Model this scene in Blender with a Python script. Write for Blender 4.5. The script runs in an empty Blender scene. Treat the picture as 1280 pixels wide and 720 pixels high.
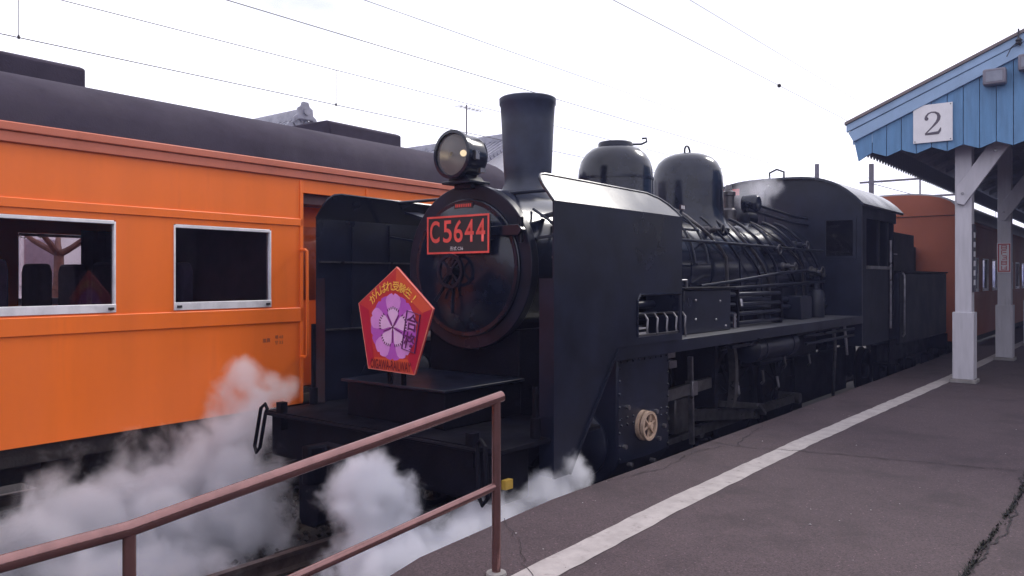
import bpy, math, random
from mathutils import Vector, Matrix
random.seed(7)
PI = math.pi
R = math.radians
scene = bpy.context.scene
col = scene.collection

# ------------------------------------------------------------------ camera, sky, sun, exposure
YAW = math.atan(0.801)
cam_d = bpy.data.cameras.new('camera')
cam_d.sensor_width = 36.0
cam_d.lens = 36.0 * 1000.0 / 1280.0
cam_d.shift_y = -12.0 / 1280.0
cam_d.clip_start = 0.05
cam_d.clip_end = 3000.0
cam = bpy.data.objects.new('camera', cam_d)
cam.location = (0, 0, 1.55)
cam.rotation_euler = (PI / 2, 0, YAW)
col.objects.link(cam)
scene.camera = cam

SUN_EL, SUN_AZ = 40.0, 10.0           # azimuth from +Y towards +X
world = bpy.data.worlds.new('World')
scene.world = world
world.use_nodes = True
wn = world.node_tree
wn.nodes.clear()
w_out = wn.nodes.new('ShaderNodeOutputWorld')
w_bg = wn.nodes.new('ShaderNodeBackground')
w_bg.inputs['Strength'].default_value = 0.10
w_sky = wn.nodes.new('ShaderNodeTexSky')
w_sky.sky_type = 'NISHITA'
w_sky.sun_disc = False
w_sky.sun_elevation = R(SUN_EL)
w_sky.sun_rotation = R(SUN_AZ)
w_sky.air_density = 1.0
w_sky.dust_density = 2.0
w_co = wn.nodes.new('ShaderNodeTexCoord')
w_map = wn.nodes.new('ShaderNodeMapping')
w_map.inputs['Scale'].default_value = (1.0, 1.0, 2.6)
w_no = wn.nodes.new('ShaderNodeTexNoise')
w_no.inputs['Scale'].default_value = 2.2
w_no.inputs['Detail'].default_value = 6.0
w_no.inputs['Roughness'].default_value = 0.55
w_ra = wn.nodes.new('ShaderNodeMapRange')
w_ra.inputs['From Min'].default_value = 0.30
w_ra.inputs['From Max'].default_value = 0.47
w_ra.inputs['To Min'].default_value = 0.42
w_ra.inputs['To Max'].default_value = 0.97
w_mix = wn.nodes.new('ShaderNodeMix')
w_mix.data_type = 'RGBA'
w_mix.inputs['B'].default_value = (15.2, 15.1, 16.8, 1)
wl = wn.links.new
wl(w_co.outputs['Generated'], w_map.inputs['Vector'])
wl(w_map.outputs['Vector'], w_no.inputs['Vector'])
wl(w_no.outputs['Fac'], w_ra.inputs['Value'])
wl(w_ra.outputs['Result'], w_mix.inputs['Factor'])
wl(w_sky.outputs['Color'], w_mix.inputs['A'])
wl(w_mix.outputs['Result'], w_bg.inputs['Color'])
wl(w_bg.outputs['Background'], w_out.inputs['Surface'])

sun_d = bpy.data.lights.new('sun', 'SUN')
sun_d.energy = 2.0
sun_d.angle = R(12)
sun_d.color = (1.0, 0.95, 0.88)
sun = bpy.data.objects.new('sun', sun_d)
sv = Vector((math.sin(R(SUN_AZ)) * math.cos(R(SUN_EL)), math.cos(R(SUN_AZ)) * math.cos(R(SUN_EL)), math.sin(R(SUN_EL))))
sun.rotation_euler = sv.to_track_quat('Z', 'Y').to_euler()
sun.location = sv * 40
col.objects.link(sun)

scene.view_settings.view_transform = 'Standard'
scene.view_settings.look = 'None'
scene.view_settings.exposure = 0.0
scene.view_settings.gamma = 1.0
scene.view_settings.use_curve_mapping = False
scene.render.engine = 'CYCLES'
cy = scene.cycles
cy.use_denoising = True
cy.max_bounces = 8
cy.transparent_max_bounces = 12
cy.volume_bounces = 3
cy.volume_step_rate = 1.0
cy.volume_max_steps = 256
cy.sample_clamp_indirect = 6.0

# ------------------------------------------------------------------ materials
MATS = {}


def nodes_of(name):
    m = bpy.data.materials.new(name)
    m.use_nodes = True
    nt = m.node_tree
    nt.nodes.clear()
    out = nt.nodes.new('ShaderNodeOutputMaterial')
    return m, nt, out


def pmat(name, c, rough=0.5, metal=0.0, var=0.12, scale=6.0, c2=None, rvar=0.08, bump=0.0, bscale=40.0,
         streak=False, ior=1.45, coat=0.0, blotch=None):
    """Principled material: base colour varied by two noises, roughness variation, fine bump."""
    m, nt, out = nodes_of(name)
    N, L = nt.nodes.new, nt.links.new
    b = N('ShaderNodeBsdfPrincipled')
    L(b.outputs[0], out.inputs['Surface'])
    b.inputs['Metallic'].default_value = metal
    b.inputs['IOR'].default_value = ior
    b.inputs['Coat Weight'].default_value = coat
    b.inputs['Coat Roughness'].default_value = 0.12
    tc = N('ShaderNodeTexCoord')
    mp = N('ShaderNodeMapping')
    if streak:
        mp.inputs['Scale'].default_value = (3.0, 3.0, 0.35)
    L(tc.outputs['Object'], mp.inputs['Vector'])
    n1 = N('ShaderNodeTexNoise')
    n1.inputs['Scale'].default_value = scale
    n1.inputs['Detail'].default_value = 8
    n1.inputs['Roughness'].default_value = 0.62
    L(mp.outputs[0], n1.inputs['Vector'])
    mx = N('ShaderNodeMix')
    mx.data_type = 'RGBA'
    d = c2 if c2 else tuple(max(0.0, k * (1 - var * 2)) for k in c)
    u = tuple(min(1.0, k * (1 + var)) for k in c)
    mx.inputs['A'].default_value = (*d, 1)
    mx.inputs['B'].default_value = (*u, 1)
    rg = N('ShaderNodeMapRange')
    rg.inputs['From Min'].default_value = 0.3
    rg.inputs['From Max'].default_value = 0.62
    L(n1.outputs['Fac'], rg.inputs['Value'])
    L(rg.outputs[0], mx.inputs['Factor'])
    colr = mx.outputs['Result']
    if blotch:                       # (colour, scale, low, high): stains with a shape of their own
        n3 = N('ShaderNodeTexNoise')
        n3.inputs['Scale'].default_value = blotch[1]
        n3.inputs['Detail'].default_value = 10
        n3.inputs['Roughness'].default_value = 0.7
        L(mp.outputs[0], n3.inputs['Vector'])
        r3 = N('ShaderNodeMapRange')
        r3.inputs['From Min'].default_value = blotch[2]
        r3.inputs['From Max'].default_value = blotch[3]
        L(n3.outputs['Fac'], r3.inputs['Value'])
        m3 = N('ShaderNodeMix')
        m3.data_type = 'RGBA'
        m3.inputs['B'].default_value = (*blotch[0], 1)
        L(r3.outputs[0], m3.inputs['Factor'])
        L(colr, m3.inputs['A'])
        colr = m3.outputs['Result']
    L(colr, b.inputs['Base Color'])
    n2 = N('ShaderNodeTexNoise')
    n2.inputs['Scale'].default_value = scale * 0.55
    n2.inputs['Detail'].default_value = 5
    L(mp.outputs[0], n2.inputs['Vector'])
    rr = N('ShaderNodeMapRange')
    rr.inputs['From Min'].default_value = 0.25
    rr.inputs['From Max'].default_value = 0.75
    rr.inputs['To Min'].default_value = max(0.02, rough - rvar)
    rr.inputs['To Max'].default_value = min(1.0, rough + rvar)
    L(n2.outputs['Fac'], rr.inputs['Value'])
    L(rr.outputs[0], b.inputs['Roughness'])
    if bump > 0:
        n4 = N('ShaderNodeTexNoise')
        n4.inputs['Scale'].default_value = bscale
        n4.inputs['Detail'].default_value = 4
        L(tc.outputs['Object'], n4.inputs['Vector'])
        bp = N('ShaderNodeBump')
        bp.inputs['Strength'].default_value = bump
        bp.inputs['Distance'].default_value = 0.02
        L(n4.outputs['Fac'], bp.inputs['Height'])
        L(bp.outputs[0], b.inputs['Normal'])
    MATS[name] = m
    return m


def glassmat(name, tint=(0.5, 0.48, 0.5), ior=1.5, rough=0.02):
    m, nt, out = nodes_of(name)
    N, L = nt.nodes.new, nt.links.new
    t = N('ShaderNodeBsdfTransparent')
    t.inputs['Color'].default_value = (*tint, 1)
    g = N('ShaderNodeBsdfGlossy')
    g.inputs['Roughness'].default_value = rough
    f = N('ShaderNodeFresnel')
    f.inputs['IOR'].default_value = ior
    x = N('ShaderNodeMixShader')
    L(f.outputs[0], x.inputs[0])
    L(t.outputs[0], x.inputs[1])
    L(g.outputs[0], x.inputs[2])
    L(x.outputs[0], out.inputs['Surface'])
    MATS[name] = m
    return m


black = pmat('black_paint', (0.0075, 0.0095, 0.021), 0.34, var=0.3, scale=3.0, rvar=0.10, bump=0.03, bscale=14, ior=1.36,
             blotch=((0.014, 0.016, 0.030), 1.7, 0.55, 0.8))
blackg = pmat('black_gloss', (0.008, 0.0105, 0.023), 0.20, var=0.3, scale=3.0, rvar=0.06, bump=0.035, bscale=7,
              blotch=((0.015, 0.017, 0.031), 2.3, 0.58, 0.8))
blackm = pmat('black_grime_shade', (0.0036, 0.0036, 0.0075), 0.6, var=0.3, scale=5.0, rvar=0.15, bump=0.15, bscale=45, ior=1.16,  # grime, darkened further to put deep shade into front and running gear
              blotch=((0.0085, 0.0065, 0.008), 3.5, 0.52, 0.72))
dusty_lit = pmat('dusty_lit_plate', (0.050, 0.050, 0.058), 0.6, var=0.25, scale=5, bump=0.1)  # grey dust, with the lit look of the running board tops in its colour
blackr = pmat('black_matt', (0.008, 0.0095, 0.019), 0.6, var=0.3, scale=3, ior=1.3, bump=0.05, bscale=20)
steel = pmat('worn_steel', (0.24, 0.23, 0.25), 0.34, metal=0.9, var=0.2, scale=9, rvar=0.12)
dsteel = pmat('oily_steel', (0.09, 0.085, 0.09), 0.36, metal=0.7, var=0.25, scale=9, rvar=0.12)
funnelm = pmat('funnel_paint', (0.020, 0.026, 0.052), 0.46, var=0.2, scale=4, rvar=0.08, bump=0.03, bscale=14)
brass = pmat('pale_brass', (0.50, 0.36, 0.27), 0.42, metal=0.25, var=0.15, scale=12)
maroon = pmat('maroon_paint', (0.035, 0.012, 0.012), 0.45)
platered = pmat('plate_red', (0.74, 0.085, 0.070), 0.42, var=0.1)
plateblk = pmat('plate_black', (0.020, 0.016, 0.020), 0.5)
orange = pmat('orange_paint', (0.87, 0.172, 0.020), 0.40, var=0.045, scale=1.2, rvar=0.10, bump=0.06, bscale=2.2, streak=True,
              blotch=((0.76, 0.150, 0.024), 2.4, 0.50, 0.80))
cornm = pmat('cornice_paint', (0.54, 0.150, 0.085), 0.5, var=0.08, scale=3, blotch=((0.40, 0.12, 0.08), 3.0, 0.5, 0.8))
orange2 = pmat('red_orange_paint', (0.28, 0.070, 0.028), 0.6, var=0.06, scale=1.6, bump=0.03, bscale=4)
coachroof = pmat('coach_roof', (0.044, 0.035, 0.052), 0.85, var=0.10, scale=3, bump=0.15, bscale=60,
                 ior=1.25, blotch=((0.058, 0.047, 0.062), 1.2, 0.5, 0.75))
greyroof = pmat('grey_roof', (0.30, 0.30, 0.33), 0.38, var=0.08, scale=2)
alu = pmat('aluminium', (0.80, 0.78, 0.81), 0.40, metal=0.2, var=0.08, scale=8)
underf = pmat('underframe_grime', (0.022, 0.017, 0.015), 0.75, var=0.3, scale=6, bump=0.3, bscale=40)
inter = pmat('coach_interior', (0.10, 0.05, 0.055), 0.6, var=0.12, scale=4)
seatm = pmat('seat_moquette', (0.020, 0.012, 0.030), 0.9, var=0.2, scale=14)
curtain = pmat('curtain_cloth', (0.05, 0.03, 0.045), 0.9)
glass = glassmat('window_glass', (0.94, 0.91, 0.94), ior=1.45)
clearg = glassmat('lens_glass', (0.92, 0.92, 0.92), rough=0.03)
mirror = pmat('lamp_reflector', (0.50, 0.50, 0.52), 0.30, metal=1.0, var=0.06, scale=5)
brown = pmat('rail_brown', (0.25, 0.130, 0.122), 0.20, metal=0.75, var=0.10, scale=12, rvar=0.08, bump=0.05, bscale=60, coat=0.3,
             blotch=((0.15, 0.08, 0.075), 16.0, 0.60, 0.78))
postw = pmat('post_paint', (0.50, 0.48, 0.53), 0.6, var=0.06, scale=5, bump=0.05, bscale=30, streak=True,
             blotch=((0.27, 0.25, 0.26), 4.5, 0.60, 0.85))
blue = pmat('blue_boards', (0.105, 0.225, 0.40), 0.6, var=0.10, scale=5, streak=True, bump=0.06, bscale=30,
            blotch=((0.095, 0.235, 0.43), 3.0, 0.5, 0.8))
paleblue = pmat('pale_blue_paint', (0.27, 0.39, 0.57), 0.6, var=0.06, scale=4, bump=0.05, bscale=30)
canroof = pmat('canopy_roof_sheet', (0.16, 0.13, 0.13), 0.6, var=0.1, scale=4)
under = pmat('canopy_timber', (0.23, 0.245, 0.30), 0.75, var=0.1, scale=5, bump=0.1)
signw = pmat('sign_white', (0.70, 0.68, 0.71), 0.5, var=0.03)
printk = pmat('print_dark', (0.035, 0.03, 0.045), 0.6, var=0.05)
printr = pmat('print_red', (0.45, 0.06, 0.07), 0.6, var=0.05)
conc = pmat('concrete', (0.26, 0.24, 0.235), 0.85, var=0.12, scale=5, bump=0.25, bscale=30)
timber = pmat('sleeper_timber', (0.045, 0.036, 0.032), 0.85, var=0.2, scale=9, bump=0.3)
stone = pmat('ballast_stone', (0.040, 0.033, 0.032), 0.85, var=0.35, scale=5, bump=0.2)
railm = pmat('rail_steel', (0.16, 0.12, 0.11), 0.4, metal=0.7, var=0.2, scale=9)
plaster = pmat('white_plaster', (0.82, 0.81, 0.82), 0.8, var=0.05, scale=2)
tilem = pmat('roof_tile', (0.22, 0.215, 0.25), 0.45, var=0.2, scale=3)
bark = pmat('bark', (0.15, 0.075, 0.055), 0.85, var=0.2, scale=12, bump=0.4, bscale=30)
wirem = pmat('wire_metal', (0.045, 0.040, 0.042), 0.5, metal=0.5)
mastm = pmat('mast_metal', (0.09, 0.075, 0.075), 0.6, var=0.15)
leafm = pmat('weed_leaf', (0.018, 0.018, 0.014), 0.8, var=0.25, scale=20)
yellow = pmat('yellow_paint', (0.40, 0.25, 0.035), 0.6)
greyp = pmat('grey_plastic', (0.17, 0.16, 0.20), 0.55)
bluegray = pmat('far_roof', (0.35, 0.40, 0.50), 0.5)


def ground_mat(name, ca, cb, scale, rough=0.92, bump=0.5, speck=0.06):
    m, nt, out = nodes_of(name)
    N, L = nt.nodes.new, nt.links.new
    b = N('ShaderNodeBsdfPrincipled')
    L(b.outputs[0], out.inputs[0])
    b.inputs['Roughness'].default_value = rough
    tc = N('ShaderNodeTexCoord')
    big = N('ShaderNodeTexNoise'); big.inputs['Scale'].default_value = 0.55; big.inputs['Detail'].default_value = 6
    med = N('ShaderNodeTexNoise'); med.inputs['Scale'].default_value = 4.0; med.inputs['Detail'].default_value = 8; med.inputs['Roughness'].default_value = 0.7
    fin = N('ShaderNodeTexVoronoi'); fin.inputs['Scale'].default_value = scale
    fn = N('ShaderNodeTexNoise'); fn.inputs['Scale'].default_value = scale * 0.8; fn.inputs['Detail'].default_value = 3
    for k in (big, med, fin, fn):
        L(tc.outputs['Object'], k.inputs['Vector'])
    mx = N('ShaderNodeMix'); mx.data_type = 'RGBA'
    mx.inputs['A'].default_value = (*ca, 1); mx.inputs['B'].default_value = (*cb, 1)
    ad = N('ShaderNodeMath'); ad.operation = 'MULTIPLY_ADD'
    L(med.outputs['Fac'], ad.inputs[0]); ad.inputs[1].default_value = 0.8; L(big.outputs['Fac'], ad.inputs[2])
    rg = N('ShaderNodeMapRange'); rg.inputs['From Min'].default_value = 0.6; rg.inputs['From Max'].default_value = 1.2
    L(ad.outputs[0], rg.inputs['Value']); L(rg.outputs[0], mx.inputs['Factor'])
    # aggregate: each grain a little lighter or darker
    sp = N('ShaderNodeMix'); sp.data_type = 'RGBA'; sp.blend_type = 'MULTIPLY'; sp.inputs['Factor'].default_value = 1.0
    cr = N('ShaderNodeMapRange'); cr.inputs['To Min'].default_value = 0.62; cr.inputs['To Max'].default_value = 1.38
    sep = N('ShaderNodeSeparateColor'); L(fin.outputs['Color'], sep.inputs[0]); L(sep.outputs[0], cr.inputs['Value'])
    L(mx.outputs['Result'], sp.inputs['A']); L(cr.outputs[0], sp.inputs['B'])
    # rare pale grit
    gr = N('ShaderNodeMath'); gr.operation = 'GREATER_THAN'; gr.inputs[1].default_value = 1.0 - speck * 0.12
    L(sep.outputs[1], gr.inputs[0])
    s2 = N('ShaderNodeMix'); s2.data_type = 'RGBA'; s2.inputs['B'].default_value = (ca[0] * 3.4, ca[1] * 3.4, ca[2] * 3.4, 1)
    L(gr.outputs[0], s2.inputs['Factor']); L(sp.outputs['Result'], s2.inputs['A'])
    st_ = N('ShaderNodeTexNoise'); st_.inputs['Scale'].default_value = 1.3; st_.inputs['Detail'].default_value = 9; st_.inputs['Roughness'].default_value = 0.68
    L(tc.outputs['Object'], st_.inputs['Vector'])
    sr_ = N('ShaderNodeMapRange'); sr_.inputs['From Min'].default_value = 0.50; sr_.inputs['From Max'].default_value = 0.66; sr_.inputs['To Max'].default_value = 0.75
    L(st_.outputs['Fac'], sr_.inputs['Value'])
    s3 = N('ShaderNodeMix'); s3.data_type = 'RGBA'; s3.inputs['B'].default_value = (ca[0] * .62, ca[1] * .62, ca[2] * .62, 1)
    L(sr_.outputs[0], s3.inputs['Factor']); L(s2.outputs['Result'], s3.inputs['A'])
    L(s3.outputs['Result'], b.inputs['Base Color'])
    bp = N('ShaderNodeBump'); bp.inputs['Strength'].default_value = bump; bp.inputs['Distance'].default_value = 0.006
    L(fn.outputs['Fac'], bp.inputs['Height']); L(bp.outputs[0], b.inputs['Normal'])
    MATS[name] = m
    return m


asphalt = ground_mat('asphalt', (0.047, 0.029, 0.035), (0.067, 0.044, 0.050), 130.0)
earth = ground_mat('dark_earth', (0.020, 0.016, 0.015), (0.036, 0.029, 0.027), 60.0)
linem = pmat('line_paint', (0.36, 0.32, 0.315), 0.7, var=0.10, scale=7, bump=0.15, bscale=130,
             blotch=((0.14, 0.115, 0.115), 9.0, 0.56, 0.76))


# ------------------------------------------------------------------ mesh helpers
def wloc(o):
    v = Vector((0, 0, 0))
    while o is not None:
        v += o.location
        o = o.parent
    return v


class MB:
    def __init__(self):
        self.v, self.f = [], []

    def add(self, vs, fs):
        o = len(self.v)
        self.v += [tuple(p) for p in vs]
        self.f += [tuple(i + o for i in f) for f in fs]
        return self

    def box(self, x0, x1, y0, y1, z0, z1):
        vs = [(x, y, z) for x in (x0, x1) for y in (y0, y1) for z in (z0, z1)]
        return self.add(vs, [(0, 1, 3, 2), (4, 6, 7, 5), (0, 4, 5, 1), (2, 3, 7, 6), (0, 2, 6, 4), (1, 5, 7, 3)])

    def bar(self, a, b, w, h, up=(0, 0, 1)):
        a, b = Vector(a), Vector(b)
        d = (b - a).normalized()
        s = d.cross(Vector(up))
        if s.length < 1e-4:
            s = d.cross(Vector((0, 1, 0)))
        s.normalize()
        u = s.cross(d)
        vs = [p + s * (i * w / 2) + u * (j * h / 2) for p in (a, b) for i in (-1, 1) for j in (-1, 1)]
        return self.add(vs, [(0, 1, 3, 2), (4, 6, 7, 5), (0, 4, 5, 1), (2, 3, 7, 6), (0, 2, 6, 4), (1, 5, 7, 3)])

    def prism(self, poly, axis, a, b):
        """poly: 2-D outline in the two axes other than `axis` (cyclic order of x,y,z without it)."""
        def p3(p, k):
            return {'x': (k, p[0], p[1]), 'y': (p[0], k, p[1]), 'z': (p[0], p[1], k)}[axis]
        n = len(poly)
        vs = [p3(p, a) for p in poly] + [p3(p, b) for p in poly]
        fs = [tuple(range(n))[::-1], tuple(range(n, 2 * n))] + [(i, (i + 1) % n, n + (i + 1) % n, n + i) for i in range(n)]
        return self.add(vs, fs)

    def cyl(self, a, b, r0, r1=None, n=24, caps=True):
        r1 = r0 if r1 is None else r1
        a, b = Vector(a), Vector(b)
        d = (b - a).normalized()
        s = d.orthogonal().normalized()
        u = d.cross(s)
        vs = []
        for p, r in ((a, r0), (b, r1)):
            for i in range(n):
                t = 2 * PI * i / n
                vs.append(p + s * (math.cos(t) * r) + u * (math.sin(t) * r))
        fs = [(i, (i + 1) % n, n + (i + 1) % n, n + i) for i in range(n)]
        if caps:
            fs += [tuple(range(n))[::-1], tuple(range(n, 2 * n))]
        return self.add(vs, fs)

    def lathe(self, o, d, prof, n=40, close=True):
        """prof: (radius, distance along d) from origin o."""
        o, d = Vector(o), Vector(d).normalized()
        s = d.orthogonal().normalized()
        u = d.cross(s)
        vs, fs = [], []
        m = len(prof)
        for r, h in prof:
            for i in range(n):
                t = 2 * PI * i / n
                vs.append(o + d * h + s * (math.cos(t) * r) + u * (math.sin(t) * r))
        for k in range(m - 1):
            for i in range(n):
                j = (i + 1) % n
                fs.append((k * n + i, k * n + j, (k + 1) * n + j, (k + 1) * n + i))
        if close:
            fs += [tuple(range(n))[::-1], tuple(range((m - 1) * n, m * n))]
        return self.add(vs, fs)

    def tube(self, pts, r, n=10, closed=False):
        P = [Vector(p) for p in pts]
        m = len(P)
        vs, fs = [], []
        ref = None
        for k, p in enumerate(P):
            if closed:
                d = (P[(k + 1) % m] - P[k - 1]).normalized()
            else:
                d = (P[min(k + 1, m - 1)] - P[max(k - 1, 0)]).normalized()
            if ref is None:
                s = d.orthogonal().normalized()
            else:
                s = (ref - d * ref.dot(d)).normalized()
            ref = s
            u = d.cross(s)
            for i in range(n):
                t = 2 * PI * i / n
                vs.append(p + s * (math.cos(t) * r) + u * (math.sin(t) * r))
        for k in range(m if closed else m - 1):
            q = (k + 1) % m
            for i in range(n):
                j = (i + 1) % n
                fs.append((k * n + i, k * n + j, q * n + j, q * n + i))
        if not closed:
            fs += [tuple(range(n))[::-1], tuple(range((m - 1) * n, m * n))]
        return self.add(vs, fs)

    def ring(self, o, d, r0, r1, h0, h1, n=40):
        return self.lathe(o, d, [(r0, h0), (r1, h0), (r1, h1), (r0, h1), (r0, h0)], n, close=False)

    def sphere(self, c, r, n=12, m=8, sz=1.0):
        prof = [(max(1e-4, r * math.sin(PI * k / m)), -r * sz * math.cos(PI * k / m)) for k in range(m + 1)]
        return self.lathe(c, (0, 0, 1), prof, n)

    def build(self, name, mat, parent=None, bevel=0.0, angle=38, segs=2):
        off = wloc(parent)
        me = bpy.data.meshes.new(name)
        me.from_pydata([(x - off.x, y - off.y, z - off.z) for x, y, z in self.v], [], self.f)
        me.validate()
        import bmesh
        bm = bmesh.new()
        bm.from_mesh(me)
        bmesh.ops.recalc_face_normals(bm, faces=bm.faces)
        bm.to_mesh(me)
        bm.free()
        me.materials.append(mat)
        me.polygons.foreach_set('use_smooth', [True] * len(me.polygons))
        me.set_sharp_from_angle(angle=R(angle))
        o = bpy.data.objects.new(name, me)
        col.objects.link(o)
        o.parent = parent
        if bevel > 0:
            md = o.modifiers.new('bevel', 'BEVEL')
            md.width = bevel
            md.segments = segs
            md.limit_method = 'ANGLE'
            md.angle_limit = R(40)
        return o


def empty(name, loc):
    o = bpy.data.objects.new(name, None)
    o.location = loc
    o.empty_display_size = 0.2
    col.objects.link(o)
    return o


def tag(o, label=None, cat=None, group=None, kind=None):
    if label: o['label'] = label
    if cat: o['category'] = cat
    if group: o['group'] = group
    if kind: o['kind'] = kind
    return o


def copy_part(o, parent, dloc=(0, 0, 0)):
    c = o.copy()
    col.objects.link(c)
    c.parent = parent
    c.location = Vector(o.location) + Vector(dloc)
    return c


def text_mesh(s, size=1.0, extrude=0.0, bold=0.0):
    cu = bpy.data.curves.new('lettering', 'FONT')
    cu.body = s
    cu.size = size
    cu.align_x = 'CENTER'
    cu.align_y = 'CENTER'
    cu.extrude = extrude
    cu.offset = bold
    cu.resolution_u = 6
    ob = bpy.data.objects.new('lettering', cu)
    col.objects.link(ob)
    dg = bpy.context.evaluated_depsgraph_get()
    dg.update()
    me = bpy.data.meshes.new_from_object(ob.evaluated_get(dg))
    bpy.data.objects.remove(ob)
    return me


def lettering(name, s, mat, parent, origin, xdir, ydir, height=None, width=None, extrude=0.002, bold=0.0):
    """Lettering whose middle sits at origin; xdir = reading direction, ydir = up of the letters."""
    me = text_mesh(s, 1.0, 0.0, bold)
    vs = [v.co.copy() for v in me.vertices]
    x0, x1 = min(v.x for v in vs), max(v.x for v in vs)
    y0, y1 = min(v.y for v in vs), max(v.y for v in vs)
    sy = height / (y1 - y0) if height else None
    sx = width / (x1 - x0) if width else sy
    sy = sy or sx
    X, Y = Vector(xdir).normalized(), Vector(ydir).normalized()
    Z = X.cross(Y)
    O = Vector(origin) - wloc(parent)
    for v in me.vertices:
        v.co = O + X * ((v.co.x - (x0 + x1) / 2) * sx) + Y * ((v.co.y - (y0 + y1) / 2) * sy) + Z * extrude
    me.name = name
    me.materials.clear()
    me.materials.append(mat)
    o = bpy.data.objects.new(name, me)
    col.objects.link(o)
    o.parent = parent
    return o


# ------------------------------------------------------------------ the setting
GZ, RZ = -0.95, -0.65        # ground between the tracks, top of rail
EDGE = -3.31                 # platform edge
XA, XB = -4.87, -8.60        # track centres

g = MB()
S = 1200
g.add([(-S, -S, GZ), (S, -S, GZ), (S, S, GZ), (-S, S, GZ)], [(0, 1, 2, 3)])
tag(g.build('ground', earth), 'dark earth ground round the tracks', 'ground', kind='structure')

# platform: flat from y = 3.2, a ramp down to a lower end by the handrail
m = MB()
prof = [(-14, -0.95), (-14, -0.31), (1.35, -0.31), (3.15, 0.0), (90, 0.0), (90, -0.95)]
ys = [-14, 1.35, 3.15] + [3.15 + k * 1.4 for k in range(1, 30)] + [90]
top = lambda y: -0.31 if y <= 1.35 else (0.0 if y >= 3.15 else -0.31 + 0.31 * (y - 1.35) / 1.8)
vs, fs = [], []
for y in ys:
    ex = EDGE + (random.uniform(-0.012, 0.012) if 3 < y < 40 else 0)
    if y < 3.3: ex = EDGE + 0.10
    vs += [(ex - 0.0, y, GZ), (ex, y, top(y) - 0.03), (ex + 0.03, y, top(y)), (5.2, y, top(y)), (5.2, y, GZ)]
for i in range(len(ys) - 1):
    for j in range(4):
        a = i * 5 + j
        fs.append((a, a + 1, a + 6, a + 5))
m.add(vs, fs)
plat = tag(m.build('platform', asphalt, angle=20), 'brown asphalt station platform beside the locomotive', 'platform', kind='structure')

# painted line
m = MB()
vs, fs = [], []
pts = [(3.0, -2.60, 0.235), (3.6, -2.615, 0.235), (5.0, -2.66, 0.23), (7.6, -2.665, 0.225), (10.5, -2.61, 0.22), (14.3, -2.54, 0.22), (24, -2.52, 0.2), (60, -2.5, 0.2)]
def seg(y):
    for (ya, xa, wa), (yb, xb, wb) in zip(pts, pts[1:]):
        if y <= yb:
            t = (y - ya) / (yb - ya)
            return xa + (xb - xa) * t, wa + (wb - wa) * t
    return pts[-1][1:]
yy = 3.15
k = 0
while yy < 60:
    x, w = seg(yy)
    w *= .84
    a, b = random.uniform(-0.006, 0.006), random.uniform(-0.006, 0.006)
    vs += [(x + a, yy, 0.004), (x + w + b, yy, 0.004)]
    if k: fs.append((2 * k - 2, 2 * k - 1, 2 * k + 1, 2 * k))
    k += 1
    yy += 0.12 if yy < 16 else 1.0
m.add(vs, fs)
tag(m.build('painted_line', linem), 'worn white safety line painted along the platform', 'painted line', kind='structure')


def crack(pts, w, seed):
    rnd = random.Random(seed)
    P = []
    for (a, b) in zip(pts, pts[1:]):
        n = max(2, int((Vector(b) - Vector(a)).length / 0.05))
        for i in range(n):
            P.append(Vector(a).lerp(Vector(b), i / n) + Vector((rnd.gauss(0, 0.012), rnd.gauss(0, 0.012))))
    P.append(Vector(pts[-1]))
    vs, fs = [], []
    for i, p in enumerate(P):
        d = (P[min(i + 1, len(P) - 1)] - P[max(0, i - 1)]).normalized()
        s = Vector((-d.y, d.x)) * w * rnd.uniform(0.3, 1.1)
        vs += [(p.x - s.x, p.y - s.y, 0.0062), (p.x + s.x, p.y + s.y, 0.0062)]
        if i: fs.append((2 * i - 2, 2 * i - 1, 2 * i + 1, 2 * i))
    return vs, fs


crk = pmat('crack_dirt', (0.018, 0.014, 0.015), 0.95)
for i, (pp, w, lab) in enumerate([
        ([(-3.29, 7.1), (-2.95, 7.05), (-2.3, 7.25), (-1.6, 7.4), (-0.75, 7.6), (1.5, 7.9)], 0.007, 'long crack running across the asphalt platform and its white line'),
        ([(-3.0, 7.08), (-3.1, 7.5), (-3.2, 8.2)], 0.005, 'short crack branching towards the platform edge'),
        ([(-3.29, 4.0), (-2.95, 3.75), (-2.72, 3.5), (-2.5, 3.3)], 0.002, 'short crack near the foot of the handrail'),
        ([(-3.25, 5.2), (-3.1, 5.9), (-3.2, 6.6), (-3.1, 7.0)], 0.004, 'fine crack along the platform edge')]):
    mm = MB(); mm.add(*crack(pp, w, i))
    tag(mm.build('platform_crack', crk), lab, 'crack', kind='structure')
mm = MB(); mm.add(*crack([(-0.72, 3.2), (-0.75, 4.7), (-0.70, 5.8), (-0.78, 7.3), (-0.80, 9.2)], 0.007, 9))
tag(mm.build('platform_joint', crk), 'open joint in the asphalt with dry weeds', 'crack', kind='structure')
mm = MB()
rnd = random.Random(3)
for i in range(900):
    y = rnd.uniform(3.6, 8.2)
    den = 0.5 + 0.5 * math.sin(y * 5.1) * math.sin(y * 2.3 + 1)
    if rnd.random() > den + 0.25: continue
    x = -0.75 + rnd.gauss(0, 0.009) + 0.012 * math.sin(y * 2.2)
    h = rnd.uniform(0.008, 0.032)
    a = rnd.uniform(0, 2 * PI)
    w = rnd.uniform(0.004, 0.011)
    dx, dy = math.cos(a), math.sin(a)
    mm.add([(x - dy * w, y + dx * w, 0.005), (x + dy * w, y - dx * w, 0.005), (x + dx * h * .9, y + dy * h * .9, 0.005 + h)], [(0, 1, 2)])
tag(mm.build('weeds', leafm), 'dark dry weeds and moss in the platform joint', 'weeds', kind='stuff')

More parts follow.
